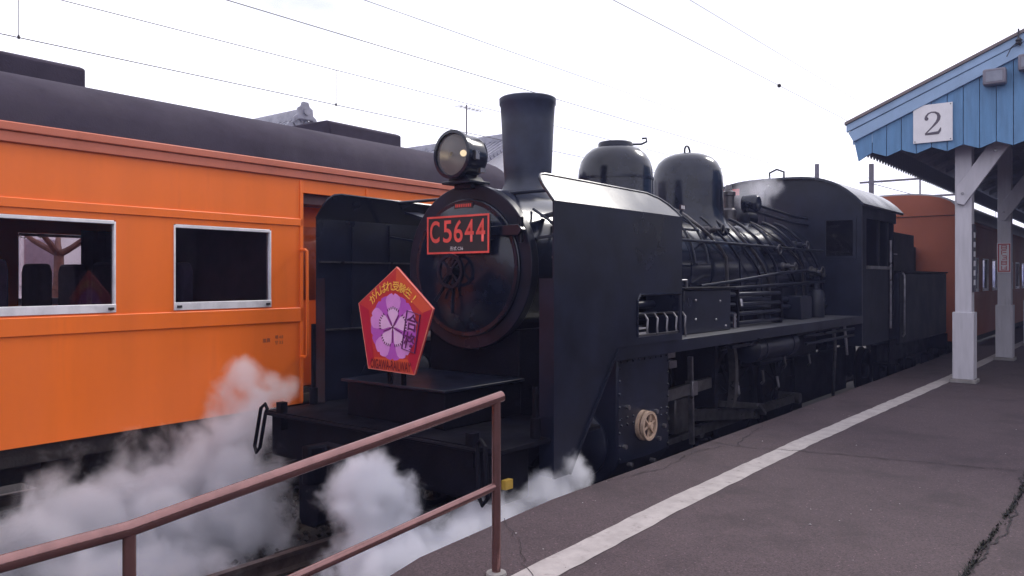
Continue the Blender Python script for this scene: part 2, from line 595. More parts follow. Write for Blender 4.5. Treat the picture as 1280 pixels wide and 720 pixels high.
mm = MB()
rnd = random.Random(31)
for i in range(85):
    x, y = rnd.uniform(-3.25, 1.5), 3.3 + 9 * rnd.random() ** 1.6
    r = rnd.uniform(.002, .006) if rnd.random() < .92 else rnd.uniform(.008, .013)
    vs = [(x - r, y - r * rnd.uniform(.4, 1), .004), (x + r, y - r * rnd.uniform(.4, 1), .004), (x + r * rnd.uniform(.3, 1), y + r, .004), (x - r, y + r, .004), (x, y, .004 + r)]
    mm.add(vs, [(0, 1, 4), (1, 2, 4), (2, 3, 4), (3, 0, 4)])
tag(mm.build('grit', pmat('pale_grit', (0.34, 0.31, 0.31), 0.8, var=0.3, scale=30), angle=10), 'pale specks of grit scattered over the platform', 'grit', kind='stuff')

# tracks
for name, xc, lab in (('track', XA, 'track under the steam locomotive'), ('track', XB, 'track under the bright orange coach')):
    t = empty(name, (xc, 0, RZ))
    tag(t, lab, 'track', kind='structure')
    for sx in (-1, 1):
        c = xc + sx * 0.5685
        pr = [(c - .06, RZ - .15), (c + .06, RZ - .15), (c + .06, RZ - .135), (c + .01, RZ - .12), (c + .01, RZ - .04), (c + .033, RZ - .03), (c + .033, RZ), (c - .033, RZ), (c - .033, RZ - .03), (c - .01, RZ - .04), (c - .01, RZ - .12), (c - .06, RZ - .135)]
        MB().prism(pr, 'y', -20, 90).build('rail', railm, t)
    s0 = MB().box(xc - 1.05, xc + 1.05, -2.11, -1.89, RZ - .29, RZ - .152).build('sleeper', timber, t, bevel=0.01)
    for k in range(1, 22):
        copy_part(s0, t, (random.uniform(-.02, .02), 0.62 * k, random.uniform(-.01, .0)))
# ballast
mm = MB()
rnd = random.Random(11)
for i in range(9000):
    x = rnd.uniform(-9.9, -3.45)
    y = rnd.uniform(0.3, 9.5)
    r = rnd.uniform(0.018, 0.042)
    z = GZ + rnd.uniform(0.0, 0.10)
    a = rnd.uniform(0, PI)
    q = [(math.cos(a + k * PI / 2) * r * rnd.uniform(.7, 1.3), math.sin(a + k * PI / 2) * r * rnd.uniform(.7, 1.3)) for k in range(4)]
    vs = [(x + p[0], y + p[1], z + rnd.uniform(-.3, .3) * r) for p in q] + [(x, y, z + r * .8), (x, y, z - r)]
    mm.add(vs, [(0, 1, 4), (1, 2, 4), (2, 3, 4), (3, 0, 4), (1, 0, 5), (2, 1, 5), (3, 2, 5), (0, 3, 5)])
tag(mm.build('ballast', stone, angle=10), 'dark ballast stones between and around the tracks', 'ballast', kind='stuff')

# ------------------------------------------------------------------ coaches


def arc_profile(x0, x1, ze, zt, n=18, side=0.16):
    """roof outline: quarter-round shoulders and a flat arc, from (x0, ze) over to (x1, ze)."""
    c, hw = (x0 + x1) / 2, (x1 - x0) / 2
    pts = []
    for i in range(n + 1):
        t = PI * i / n
        cx, sz = -math.cos(t), math.sin(t)
        px = math.copysign(abs(cx) ** 0.78, cx)
        pz = sz ** 0.72
        pts.append((c + px * hw, ze + (zt - ze) * pz))
    return pts


def coach(name, label, xn, xf, y0, y1, wins, far_wins, zb, ze, zt, paint, roofm, door=None, end_low=True, zs=1.0):
    """A coach along y. xn: side seen from the platform; wins: (y0, y1) openings; door: recessed doorway (y0, y1)."""
    root = empty(name, ((xn + xf) / 2, (y0 + y1) / 2, RZ))
    tag(root, label, 'coach')
    W0, W1 = zb + 1.06 * zs, zb + 1.88 * zs         # window sill, window head
    T = 0.07

    def side(x, sgn, wl, dr, nm):
        a, b = (x - T, x) if sgn > 0 else (x, x + T)
        mb = MB()
        cuts = sorted(wl)
        segs = [(y0, y1)] if not dr else [(y0, dr[0]), (dr[1], y1)]
        for s0, s1 in segs:
            ws = [w for w in cuts if w[0] >= s0 and w[1] <= s1]
            mb.box(a, b, s0, s1, zb, W0)
            mb.box(a, b, s0, s1, W1, ze)
            e = s0
            for w in ws:
                mb.box(a, b, e, w[0], W0, W1)
                e = w[1]
            mb.box(a, b, e, s1, W0, W1)
        if dr:
            mb.box(a, b, dr[0], dr[1], ze - 0.15, ze)
        return mb.build(nm, paint, root)
    wall = side(xn, 1, wins, door, 'side_wall')
    side(xf, -1, far_wins, None, 'side_wall')
    segs = [(y0, y1)] if not door else [(y0, door[0]), (door[1], y1)]
    for s0, s1 in segs:                               # belt rails proud of the skin, each a pressed strip
        MB().box(xn - .002, xn + .014, s0, s1, W1 + .055, W1 + .135).build('belt_rail', paint, root, bevel=0.006)
        MB().box(xn - .002, xn + .014, s0, s1, W0 - .165, W0 - .012).build('belt_rail', paint, root, bevel=0.006)
    # cornice: two steps under the roof
    MB().box(xn - .003, xn + .030, y0, y1, ze - .002, ze + .085).build('cornice', cornm if paint is orange else paint, root, bevel=0.008)
    MB().box(xn - .003, xn + .048, y0, y1, ze + .0865, ze + .16).build('gutter', cornm if paint is orange else greyroof, root, bevel=0.01)
    MB().box(xf - .04, xf + .003, y0, y1, ze - .002, ze + .16).build('cornice', paint, root)
    # roof
    pr = arc_profile(xf - 0.03, xn + 0.03, ze + 0.15, zt)
    mb = MB()
    mb.prism(pr, 'y', y0 - .02, y1 + .02)
    mb.build('roof', roofm, root, angle=50)
    for ya, yb in ((y0 - .035, y0 - .021), (y1 + .021, y1 + .035)):
        cxm = (xn + xf) / 2
        MB().prism([(cxm + (p[0] - cxm) * .965, ze + .152 + (p[1] - ze - .15) * .93) for p in pr], 'y', ya, yb).build('end_arch', paint, root)
    # ends
    for e, ya, yb in ((0, y0, y0 + .07), (1, y1 - .07, y1)):
        mb = MB()
        xa, xb = xf + .075, xn - .075
        cx = (xa + xb) / 2
        mb.box(xa, cx - .40, ya, yb, zb, ze + .14)
        mb.box(cx + .40, xb, ya, yb, zb, ze + .14)
        mb.box(cx - .40, cx + .40, ya, yb, zb + 1.95 * zs, ze + .14)
        mb.build('end_wall', paint, root)
        yo = ya - .25 if e == 0 else yb + .25
        gb = MB()
        for k in range(6):
            yk = (ya if e == 0 else yb) + (yo - (ya if e == 0 else yb)) * k / 5
            w = .48 + (.03 if k % 2 else 0)
            gb.prism([(cx - w, zb), (cx + w, zb), (cx + w, zb + 2.08 * zs), (cx - w, zb + 2.08 * zs)], 'y', yk - .022, yk + .022)
        gb.build('gangway_bellows', underf, root)
        MB().box(cx - .395, cx + .395, ya + .02, yb - .02, zb, zb + 1.945 * zs).build('end_door', inter, root)
    # interior
    MB().box(xf + .071, xn - .071, y0 + .08, y1 - .08, zb + .02, zb + .10).build('floor', inter, root)
    MB().box(xf + .071, xn - .071, y0 + .08, y1 - .08, ze - .12, ze - .04).build('ceiling', inter, root)
    # windows
    proto = {}

    def window(w, x, sgn, lit):
        ya, yb = w
        key = (round(yb - ya, 3), sgn)
        s = .030
        xo = x + sgn * 0.006
        xi = x - sgn * 0.040
        lo, hi = min(xo, xi), max(xo, xi)
        if key not in proto:
            f = MB()
            f.box(lo, hi, ya + .001, ya + s * .6, W0 + .012, W1 - .012)
            f.box(lo, hi, yb - s * .6, yb - .001, W0 + .012, W1 - .012)
            f.box(lo, hi, ya + s * .6, yb - s * .6, W1 - .035, W1 - .003)
            f.box(lo - .004, hi + .004, ya + .001, yb - .001, W0 + .003, W0 + .078)
            fo = f.build('window_frame', alu, root, bevel=0.004)
            p = MB().box(x - sgn * .028, x - sgn * .024, ya + s * .6, yb - s * .6, W0 + .078, W1 - .035).build('pane', glass, fo)
            c = MB()
            for yc in (ya + .05, yb - .05):
                c.box(xo + sgn * .0045 if sgn > 0 else xo - .020, xo + .020 if sgn > 0 else xo - .0045, yc - .022, yc + .022, W0 + .028, W0 + .050)
            co = c.build('latch', dsteel, fo)
            proto[key] = (fo, p, co, ya)
        else:
            fo, p, co, y_ = proto[key]
            d = (0, ya - y_, 0)
            f2 = copy_part(fo, root, d)
            copy_part(p, f2)
            copy_part(co, f2)
    for w in wins: window(w, xn, 1, True)
    for w in far_wins: window(w, xf, -1, False)
    # underframe and bogies
    MB().box(xn - .16, xn - .10, y0 + .1, y1 - .1, zb - .17, zb - .001).build('sole_bar', underf, root)
    MB().box(xf + .10, xf + .16, y0 + .1, y1 - .1, zb - .17, zb - .001).build('sole_bar', underf, root)
    cx = (xn + xf) / 2
    MB().box(cx - .3, cx + .3, y0 + 6, y1 - 6, zb - .55, zb - .02).build('equipment_box', underf, root, bevel=.02)
    MB().box(cx - .42, cx + .42, y0 + .4, y0 + 5.9, RZ + .12, zb - .03).build('under_fill', underf, root, bevel=.02)  # long blocks added to shut out lit ground seen under the coach
    MB().box(cx - .42, cx + .42, y1 - 5.9, y1 - .4, RZ + .12, zb - .03).build('under_fill', underf, root, bevel=.02)
    MB().box(xf + .25, xf + .75, y0 + 6.5, y1 - 5.95, zb - .75, zb - .02).build('battery_box', underf, root, bevel=.02)
    for yb_ in (y0 + 2.9, y1 - 2.9):
        for sx in (-1, 1):
            f = MB()
            f.prism([(yb_ - 1.75, .02), (yb_ + 1.75, .02), (yb_ + 1.75, -.16), (yb_ + 1.45, -.2), (yb_ + .8, -.2), (yb_ + .5, -.36), (yb_ - .5, -.36), (yb_ - .8, -.2), (yb_ - 1.45, -.2), (yb_ - 1.75, -.16)], 'x', cx + sx * .95 - .04, cx + sx * .95 + .04)
            f.build('bogie_frame', underf, root, bevel=.01)
            for q in (-1.1, 1.1):
                yc = yb_ + q
                wmb = MB().lathe((cx + sx * .47, yc, RZ + .43), (sx, 0, 0), [(.05, 0), (.46, 0), (.46, .03), (.43, .035), (.43, .13), (.37, .135), (.35, .09), (.14, .07), (.13, .14), (.05, .15)], 28)
                wmb.build('wheel', underf, root)
                MB().box(cx + sx * .97 - .09, cx + sx * .97 + .12, yc - .13, yc + .13, RZ + .29, RZ + .57).build('axle_box', underf, root, bevel=.02)
                for dy in (-.24, .24):
                    sp = MB().lathe((cx + sx * .95, yc + dy, RZ + .36), (0, 0, 1), [(.06, 0), (.075, .02), (.06, .05), (.075, .08), (.06, .11), (.075, .14), (.06, .17)], 12)
                    sp.build('spring', underf, root)
    return root


PITCH = 1.653
wl = [(3.887 - PITCH * k, 4.99 - PITCH * k) for k in range(0, 12)]
fl = [(3.66 - PITCH * k, 4.76 - PITCH * k) for k in range(0, 12)]
bco = coach('passenger_coach', 'bright orange coach with dark roof on the track behind the smoke deflector', -7.20, -10.0, -16.5, 9.2,
            wl, fl, 0.185, 2.64, 3.385, orange, coachroof, door=(5.405, 6.34))
# vestibule seen in the doorway
v0 = (-7.27, -7.62)
MB().box(-7.62, -7.27, 5.335, 5.404, .3, 2.5).build('vestibule_wall', orange, bco)
MB().box(-7.62, -7.27, 6.341, 6.41, .3, 2.5).build('vestibule_wall', orange, bco)
dr = MB().box(-7.66, -7.621, 5.40, 6.345, .3, 2.5).build('entrance_door', orange, bco, bevel=.01)
MB().box(-7.619, -7.612, 5.56, 6.18, 1.30, 2.15).build('pane', glass, dr)
MB().box(-7.62, -7.20, 5.41, 6.335, .20, .285).build('door_step', underf, bco)
MB().box(-7.60, -7.28, 5.41, 6.335, 2.38, 2.485).build('doorway_ceiling', inter, bco)
for y_ in (5.385,):
    MB().box(-7.199, -7.186, y_ - .022, y_ + .019, .20, 2.62).build('door_jamb', orange, bco, bevel=.004)
MB().box(-7.199, -7.186, 6.342, 6.372, .20, 2.62).build('door_jamb', orange, bco, bevel=.004)
# grab rails at the doorway
MB().tube([(-7.18, 5.36, 1.86), (-7.10, 5.36, 1.86), (-7.085, 5.37, 1.845), (-7.08, 5.37, 1.2), (-7.08, 5.37, .72), (-7.095, 5.365, .70), (-7.18, 5.36, .70)], .016, 8).build('grab_rail', orange, bco)
MB().tube([(-7.18, 6.40, 1.86), (-7.10, 6.40, 1.86), (-7.085, 6.40, 1.845), (-7.08, 6.40, .72), (-7.18, 6.40, .70)], .016, 8).build('grab_rail', orange, bco)
# partition and seats
MB().box(-9.92, -7.28, 5.20, 5.26, .29, 2.5).build('partition', inter, bco)
s0 = None
for k in range(0, 6):
    for sx, xa, xb in ((0, -8.22, -7.34), (1, -9.88, -9.02)):
        for yc, xs0, xs1 in ((3.68 - PITCH * k, -9.76, -9.30), (4.12 - PITCH * k, -9.88, -9.43)):
            if sx: xa, xb = xs0, xs1
            sb = MB()
            sb.prism([(xa, .6), (xa, 1.62), (xa + .05, 1.71), (xb - .05, 1.71), (xb, 1.62), (xb, .6)], 'y', yc - .07, yc + .07)
            sb.build('seat_back', seatm, bco, bevel=.03)
        if sx: xa, xb = -9.88, -9.02
        sb = MB().box(xa, xb, 3.15 - PITCH * k, 3.60 - PITCH * k, .50, .72).build('seat_cushion', seatm, bco, bevel=.04)
cu = MB()
vs, fs = [], []
for i in range(15):
    y = 4.33 + .47 * i / 14
    x = -9.90 + .012 * math.sin(i * 1.9)
    vs += [(x, y, 1.2), (x, y, 2.12)]
    if i: fs.append((2 * i - 2, 2 * i - 1, 2 * i + 1, 2 * i))
cu.add(vs, fs)
cu.build('curtain', curtain, bco)
# roof things on the coach: two long ventilator covers and two lifting loops
for ya, yb, zz in ((0.9, 3.50, 3.60), (6.55, 7.85, 3.58)):
    mb = MB()
    mb.prism([(-9.05, 3.36), (-8.07, 3.36), (-8.07, zz - .03), (-8.15, zz), (-8.97, zz), (-9.05, zz - .03)], 'y', ya, yb)
    mb.build('roof_ventilator', coachroof, bco, bevel=.02)
for yy_ in (8.35, 8.85):
    MB().tube([(-8.2, yy_ - .08, 3.28), (-8.2, yy_ - .08, 3.42), (-8.2, yy_ + .08, 3.42), (-8.2, yy_ + .08, 3.28)], .010, 6).build('lifting_loop', dsteel, bco)
# stencilled weights at the coach end
for i, (t_, dy, dz, h) in enumerate((('換算', -.16, .0, .045), ('積 4.0', .0, .028, .038), ('空 3.5', .0, -.028, .038))):
    lettering('stencil', t_, printk, bco, (-7.2, 5.09 + dy, .90 + dz), (0, 1, 0), (0, 0, 1), height=h, extrude=.002)

CA = 0.046                    # this track runs a little away from the other one
pv = Vector((-7.20, 4.0, 0))
for o_ in [bco] + [o for o in bpy.data.objects if o.get('label') == 'track under the bright orange coach']:
    o_.location = pv + Matrix.Rotation(CA, 3, 'Z') @ (Vector(o_.location) - pv)
    o_.rotation_euler.z = CA

RX = -3.47
rp = 1.60
rw = [(22.4 + rp * k, 23.35 + rp * k) for k in range(0, 11)]
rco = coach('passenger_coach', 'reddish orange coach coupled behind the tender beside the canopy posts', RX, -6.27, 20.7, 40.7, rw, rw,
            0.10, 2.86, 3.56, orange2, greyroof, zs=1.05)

# ------------------------------------------------------------------ steam locomotive
loco = empty('steam_locomotive', (XA, 9.5, RZ))
tag(loco, 'black steam locomotive with red number plate, smoke deflectors and tall funnel', 'locomotive')
BZ, SR, BR = 1.655, 0.735, 0.69
SF = 5.46                      # smokebox front


def part(mb, name, mat=black, parent=None, **k):
    return mb.build(name, mat, parent or loco, **k)


part(MB().lathe((XA, SF, BZ), (0, 1, 0), [(.60, 0), (SR - .015, 0), (SR, .015), (SR, 1.75), (SR - .02, 1.76)], 72), 'smokebox', blackg)
part(MB().ring((XA, SF, BZ), (0, 1, 0), .62, SR + .012, -.035, .06, 72), 'smokebox_ring', black, bevel=.008)
door = part(MB().lathe((XA, SF - .03, BZ - .01), (0, -1, 0), [(.625, 0), (.625, .025), (.60, .036), (.56, .050), (.45, .084), (.33, .112), (.2, .132), (.10, .140), (.02, .142)], 72), 'smokebox_door', blackg)
part(MB().ring((XA, SF - .055, BZ - .01), (0, -1, 0), .575, .615, -.005, .018, 72), 'door_rim', blackg, door)
part(MB().prism([(XA + .34, BZ + .27), (XA + .66, BZ + .26), (XA + .70, BZ + .31), (XA + .66, BZ + .36), (XA + .34, BZ + .35)], 'y', SF - .125, SF - .06), 'hinge_strap', blackg, door, bevel=.006)
part(MB().cyl((XA + .665, SF - .085, BZ + .20), (XA + .665, SF - .085, BZ + .42), .020, n=12), 'hinge_pin', black, door)
hw = MB().ring((XA, SF - .24, BZ - .04), (0, -1, 0), .125, .155, 0, .03, 32)
for k in range(4):
    t = PI / 4 + k * PI / 2
    hw.bar((XA, SF - .255, BZ - .04), (XA + math.cos(t) * .14, SF - .255, BZ - .04 + math.sin(t) * .14), .022, .018)
part(hw, 'door_handwheel', black, door)
part(MB().cyl((XA, SF - .08, BZ - .04), (XA, SF - .27, BZ - .04), .035, n=16), 'door_spindle', black, door)
for a in (-2.35, -1.65):
    part(MB().tube([(XA + .0, SF - .21, BZ - .04), (XA + .34 * math.cos(a), SF - .20, BZ - .04 + .38 * math.sin(a))], .016, 8), 'door_lever', black, door)
# number plate
np_ = part(MB().box(-5.265, -4.52, SF - .215, SF - .195, 1.785, 2.125), 'number_plate', plateblk, bevel=.004)
nf = MB()
for a, b, c, d in ((-5.265, -4.52, 2.108, 2.125), (-5.265, -4.52, 1.785, 1.802), (-5.265, -5.248, 1.802, 2.108), (-4.537, -4.52, 1.802, 2.108)):
    nf.box(a, b, SF - .221, SF - .2155, c, d)
part(nf, 'plate_border', platered, np_)
lettering('numerals', 'C', platered, np_, (-5.168, SF - .2155, 1.985), (1, 0, 0), (0, 0, 1), height=.20, width=.120, extrude=.004, bold=.018)
for k_, dg_ in enumerate('5644'):
    lettering('numerals', dg_, platered, np_, (-5.010 + .131 * k_, SF - .2155, 1.985), (1, 0, 0), (0, 0, 1), height=.20, width=.106, extrude=.004, bold=.012)
lettering('small_lettering', '形式 C56', signw, np_, (-4.90, SF - .2155, 1.832), (1, 0, 0), (0, 0, 1), height=.036, extrude=.003)
for a_, b_ in ((-5.0, -4.80), (-5.2, -5.15), (-4.6, -4.55)):
    part(MB().box(a_, b_, SF - .1945, SF - .05, 1.90, 1.94), 'plate_bracket', black, np_)
np_.location.x += .07
np_.location.z -= .015
mp_ = part(MB().box(-4.98, -4.76, SF - .085, SF - .070, 2.185, 2.235), 'maker_plate', maroon)
mk = MB()
for k_ in range(9):
    mk.box(-4.965 + .022 * k_, -4.953 + .022 * k_, SF - .0875, SF - .0855, 2.196, 2.224)
tag(part(mk, 'maker_marks', platered, mp_), kind='stuff')
# chimney
part(MB().lathe((XA, 6.33, 2.28), (0, 0, 1), [(.34, 0), (.32, .07), (.265, .14), (.238, .2), (.232, .26), (.236, .32)], 48), 'chimney_base', funnelm)
part(MB().lathe((XA, 6.33, 2.60), (0, 0, 1), [(.238, 0), (.262, .5), (.272, .66), (.282, .675), (.285, .735), (.27, .745), (.24, .74), (.235, .3), (.05, .28)], 48), 'chimney', funnelm)
# head lamp
lamp = part(MB().lathe((XA, 5.60, 2.655), (0, -1, 0), [(.06, .05), (.15, .07), (.185, .10), (.195, .14), (.195, .33), (.215, .335), (.218, .385), (.19, .39), (.188, .345), (.187, .16), (.05, .14)], 44, close=False), 'headlamp', blackg)
part(MB().lathe((XA, 5.26, 2.655), (0, 1, 0), [(.185, 0), (.165, .07), (.13, .12), (.08, .155), (.02, .17)], 40, close=False), 'reflector', mirror, lamp)
lensm, lnt, lout = nodes_of('ribbed_lens')
lt = lnt.nodes.new('ShaderNodeBsdfTransparent'); lt.inputs['Color'].default_value = (.9, .88, .82, 1)
lp = lnt.nodes.new('ShaderNodeBsdfPrincipled'); lp.inputs['Base Color'].default_value = (.20, .19, .205, 1); lp.inputs['Roughness'].default_value = .12
lx = lnt.nodes.new('ShaderNodeMixShader'); lx.inputs[0].default_value = .42
lnt.links.new(lt.outputs[0], lx.inputs[1]); lnt.links.new(lp.outputs[0], lx.inputs[2]); lnt.links.new(lx.outputs[0], lout.inputs['Surface'])
bm_, bnt, bout = nodes_of('lit_bulb')
be = bnt.nodes.new('ShaderNodeEmission')
be.inputs['Color'].default_value = (1.0, 0.80, 0.55, 1)
be.inputs['Strength'].default_value = 3.5
bnt.links.new(be.outputs[0], bout.inputs['Surface'])
part(MB().sphere((XA + .05, 5.32, 2.672), .030, 14, 8), 'bulb', bm_, lamp)
part(MB().lathe((XA, 5.232, 2.655), (0, -1, 0), [(.187, 0), (.12, .012), (.02, .018), (.12, .009), (.187, -.003)], 40, close=False), 'lens', lensm, lamp)
part(MB().box(XA - .17, XA + .17, 5.27, 5.55, 2.40, 2.425).prism([(XA - .13, 2.425), (XA + .13, 2.425), (XA + .09, 2.475), (XA - .09, 2.475)], 'y', 5.30, 5.52).box(XA - .10, XA + .10, 5.36, 5.55, 2.36, 2.40), 'lamp_bracket', black, lamp, bevel=.006)
part(MB().box(XA + .20, XA + .235, 5.28, 5.33, 2.60, 2.68).box(XA + .195, XA + .23, 5.35, 5.42, 2.49, 2.53), 'lamp_hinge', steel, lamp)
# boiler, bands, firebox
part(MB().lathe((XA, 7.22, BZ), (0, 1, 0), [(BR, 0), (BR, 3.9), (BR + .05, 4.1), (BR + .05, 5.78)], 64), 'boiler', blackg)
for yb_ in (7.3, 8.55, 9.1, 10.55, 11.2, 12.1):
    rr_ = BR + (.05 if yb_ > 11.25 else 0)
    part(MB().ring((XA, yb_, BZ), (0, 1, 0), rr_ - .005, rr_ + .008, 0, .06, 64), 'boiler_band', blackg)
part(MB().box(XA - .70, XA + .70, 10.6, 12.95, .35, BZ), 'firebox', black, bevel=.04)
part(MB().box(XA - .49, XA + .49, 10.3, 12.9, -.52, .345), 'ash_pan_fill', blackm, bevel=.02)  # box added as dark fill against bright gaps between the wheels
part(MB().prism([(5.5, .05), (6.9, .05), (6.9, 1.1), (5.5, 1.1)], 'x', XA - .55, XA + .55), 'saddle', blackm, bevel=.02)
# domes
d1 = part(MB().lathe((XA, 8.0, 2.10), (0, 0, 1), [(.50, .12), (.46, .20), (.435, .30), (.432, .60), (.425, .70), (.40, .80), (.35, .88), (.28, .94), (.19, .975), (.10, .988), (.01, .992)], 56), 'sand_dome', blackg)
part(MB().ring((XA, 8.0, 2.10), (0, 0, 1), .42, .440, .58, .605, 56), 'dome_band', blackg, d1)
part(MB().lathe((XA, 8.0, 3.05), (0, 0, 1), [(.20, 0), (.20, .06), (.19, .075), (.02, .08)], 32), 'dome_lid', black, d1)
part(MB().tube([(XA + .10, 8.15, 3.115), (XA + .2, 8.25, 3.12), (XA + .25, 8.29, 3.15), (XA + .245, 8.285, 3.19), (XA + .21, 8.25, 3.185)], .012, 8), 'lid_latch', black, d1)
d2 = part(MB().lathe((XA, 9.85, 2.10), (0, 0, 1), [(.58, .10), (.52, .18), (.48, .28), (.465, .40), (.465, .70), (.458, .80), (.435, .90), (.39, .99), (.32, 1.055), (.22, 1.10), (.11, 1.122), (.01, 1.128)], 56), 'steam_dome', blackg)
part(MB().tube([(XA, 9.76, 3.20), (XA, 9.76, 3.27), (XA, 9.79, 3.31), (XA, 9.835, 3.325), (XA, 9.88, 3.31), (XA, 9.91, 3.27), (XA, 9.91, 3.20)], .013, 8), 'lifting_eye', black, d2)
tg = part(MB().box(XA + .47, XA + .485, 8.68, 8.80, 2.37, 2.43), 'dome_plate', maroon)
part(MB().box(XA + .455, XA + .4695, 8.72, 8.76, 2.16, 2.40), 'plate_post', black, tg)
for k in range(2):
    part(MB().box(XA + .4865, XA + .489, 8.70 + k * .05, 8.73 + k * .05, 2.38, 2.42), 'plate_mark', signw, tg)
# safety valves and steam turret behind the steam dome
for dx in (-.14, .14):
    part(MB().lathe((XA + dx, 10.85, 2.30), (0, 0, 1), [(.11, 0), (.11, .22), (.085, .25), (.085, .42), (.10, .43), (.10, .48), (.06, .50), (.04, .58)], 20), 'safety_valve', dsteel)
part(MB().lathe((XA + .25, 11.1, 2.62), (1, 0, 0), [(.05, 0), (.13, .02), (.13, .2), (.10, .24), (.03, .25)], 24), 'steam_turret', blackg)
part(MB().lathe((XA + .02, 11.5, 2.45), (0, 1, 0), [(.05, 0), (.15, .03), (.15, .38), (.11, .42), (.03, .43)], 24), 'generator', black)
for i, z in enumerate((2.62, 2.52)):
    part(MB().tube([(XA + .4, 10.9, z), (XA + .5, 11.4, z - .05), (XA + .55, 12.4, z - .12), (XA + .55, 12.95, z - .12)], .022, 8), 'steam_pipe', black)
part(MB().tube([(XA + .15, 12.2, 2.35), (XA + .15, 12.2, 2.92), (XA + .15, 12.32, 3.0), (XA + .15, 12.4, 2.98)], .022, 8), 'whistle_pipe', black)
# boiler handrail, sand pipes, ladder
hr = part(MB().tube([(XA + .80, 6.3, 1.98), (XA + .80, 12.95, 1.98)], .017, 8), 'boiler_handrail', black)
hs = MB()
for y in (6.4, 7.6, 8.9, 10.2, 11.6):
    hs.cyl((XA + .62, y, 1.96), (XA + .80, y, 1.98), .015, n=8)
    hs.sphere((XA + .80, y, 1.98), .026, 10, 6)
part(hs, 'handrail_knobs', black, hr)
part(MB().tube([(XA - .80, 6.3, 1.98), (XA - .80, 12.95, 1.98)], .017, 8), 'boiler_handrail', black)
for k, y in enumerate((7.75, 8.2)):
    pts_ = [(XA + .38, y, 2.34)]
    for i in range(1, 10):
        t = 1.05 - .17 * i
        pts_.append((XA + (BR + .03) * math.cos(t), y, BZ + (BR + .03) * math.sin(t)))
    pts_ += [(XA + .72, y, .98)]
    part(MB().tube(pts_, .024, 8), 'sand_pipe', black)
ld = MB()
lad = [(XA + (BR + .10) * math.cos(R(a)), BZ + (BR + .10) * math.sin(R(a))) for a in (72, 60, 48, 36, 24, 12, 4)]
for y in (8.45, 8.80):
    ld.tube([(a, y, b) for a, b in lad], .016, 8)
for k_ in (1, 3, 6):
    ld.box(lad[k_][0] - .03, lad[k_][0] + .03, 8.45, 8.80, lad[k_][1] - .010, lad[k_][1] + .010)
part(ld, 'boiler_ladder', black)
pp = MB()
for i, (r_, z0, z1) in enumerate(((.04, 1.28, 1.22), (.022, 1.42, 1.5), (.028, 1.18, 1.12))):
    part(MB().tube([(XA + .78 + .02 * i, 7.0, z0), (XA + .80 + .02 * i, 9.5, z0 + .01), (XA + .82 + .02 * i, 12.9, z1)], r_, 10), 'side_pipe', black)
part(MB().tube([(XA + .74, 8.7, 1.46), (XA + .93, 9.3, 1.52), (XA + 1.02, 10.5, 1.62), (XA + .98, 11.6, 1.66), (XA + .85, 12.9, 1.6)], .02, 8), 'side_pipe', black)
rnd = random.Random(17)
for i in range(9):
    y0_ = 8.9 + .42 * i + rnd.uniform(-.1, .1)
    a0, a1 = R(rnd.uniform(50, 75)), R(rnd.uniform(-15, 12))
    yo_ = rnd.uniform(.25, .8)
    rr_ = BR + .07 + rnd.uniform(0, .04)
    pts_ = []
    for k in range(9):
        t = k / 8
        a_ = a0 + (a1 - a0) * t
        yk = y0_ + yo_ * (0 if t < .4 else (t - .4) / .6)
        pts_.append((XA + rr_ * math.cos(a_), yk, BZ + rr_ * math.sin(a_)))
    pts_.append((pts_[-1][0] + .04, pts_[-1][1] + .02, .99))
    part(MB().tube(pts_, rnd.choice((.012, .016, .022)), 8), 'boiler_pipe', black if i % 3 else dsteel)
for i, (y, z, r_) in enumerate(((9.35, 2.16, .06), (10.9, 1.95, .075), (11.35, 1.72, .06), (12.2, 2.05, .07), (12.55, 1.65, .09))):
    xs = XA + math.sqrt(max(.05, (BR + .03) ** 2 - (z - BZ) ** 2))
    part(MB().lathe((xs - .03, y, z), (1, 0, 0), [(r_, 0), (r_, .07), (r_ * .7, .09), (r_ * .7, .15), (r_ * .35, .16), (r_ * .3, .22)], 16), 'check_valve', black if i % 2 else dsteel)
    part(MB().ring((xs + .20, y, z), (1, 0, 0), r_ * .75, r_ * .95, 0, .012, 16), 'valve_handwheel', dsteel)
part(MB().box(XA + .76, XA + 1.02, 11.3, 11.75, .972, 1.30), 'tool_box', black, bevel=.012)
part(MB().lathe((XA + .95, 12.15, .972), (0, 0, 1), [(.12, 0), (.12, .35), (.10, .40), (.05, .42), (.05, .5)], 20), 'feed_pump', black)
# the stay between smokebox and deflector
for (a, b, w) in (((XA + .62, 5.75, 2.10), (XA + 1.24, 5.93, 2.24), .16), ((XA + .70, 5.55, 1.9), (XA + 1.36, 5.75, 1.98), .05)):
    part(MB().bar(a, b, w, .02), 'deflector_stay', black)
    a2, b2 = (2 * XA - a[0], a[1], a[2]), (2 * XA - b[0], b[1], b[2])
    part(MB().bar(a2, b2, w, .02), 'deflector_stay', black)
for k in range(3):
    part(MB().tube([(XA + .55 + .05 * k, 5.7 + .1 * k, 2.17 - .06 * k), (XA + .85 + .02 * k, 5.6 + .12 * k, 2.02 - .08 * k), (XA + .93 + .02 * k, 5.5 + .15 * k, 1.6), (XA + .95 + .02 * k, 5.55 + .15 * k, 1.0)], .014, 6), 'stay_pipe', black)
part(MB().tube([(XA - 1.2, 5.72, 2.33), (XA + 1.2, 5.72, 2.33)], .016, 8), 'cross_rod', black)

# smoke deflectors: side sheet with window, leaning top sheet, front flange


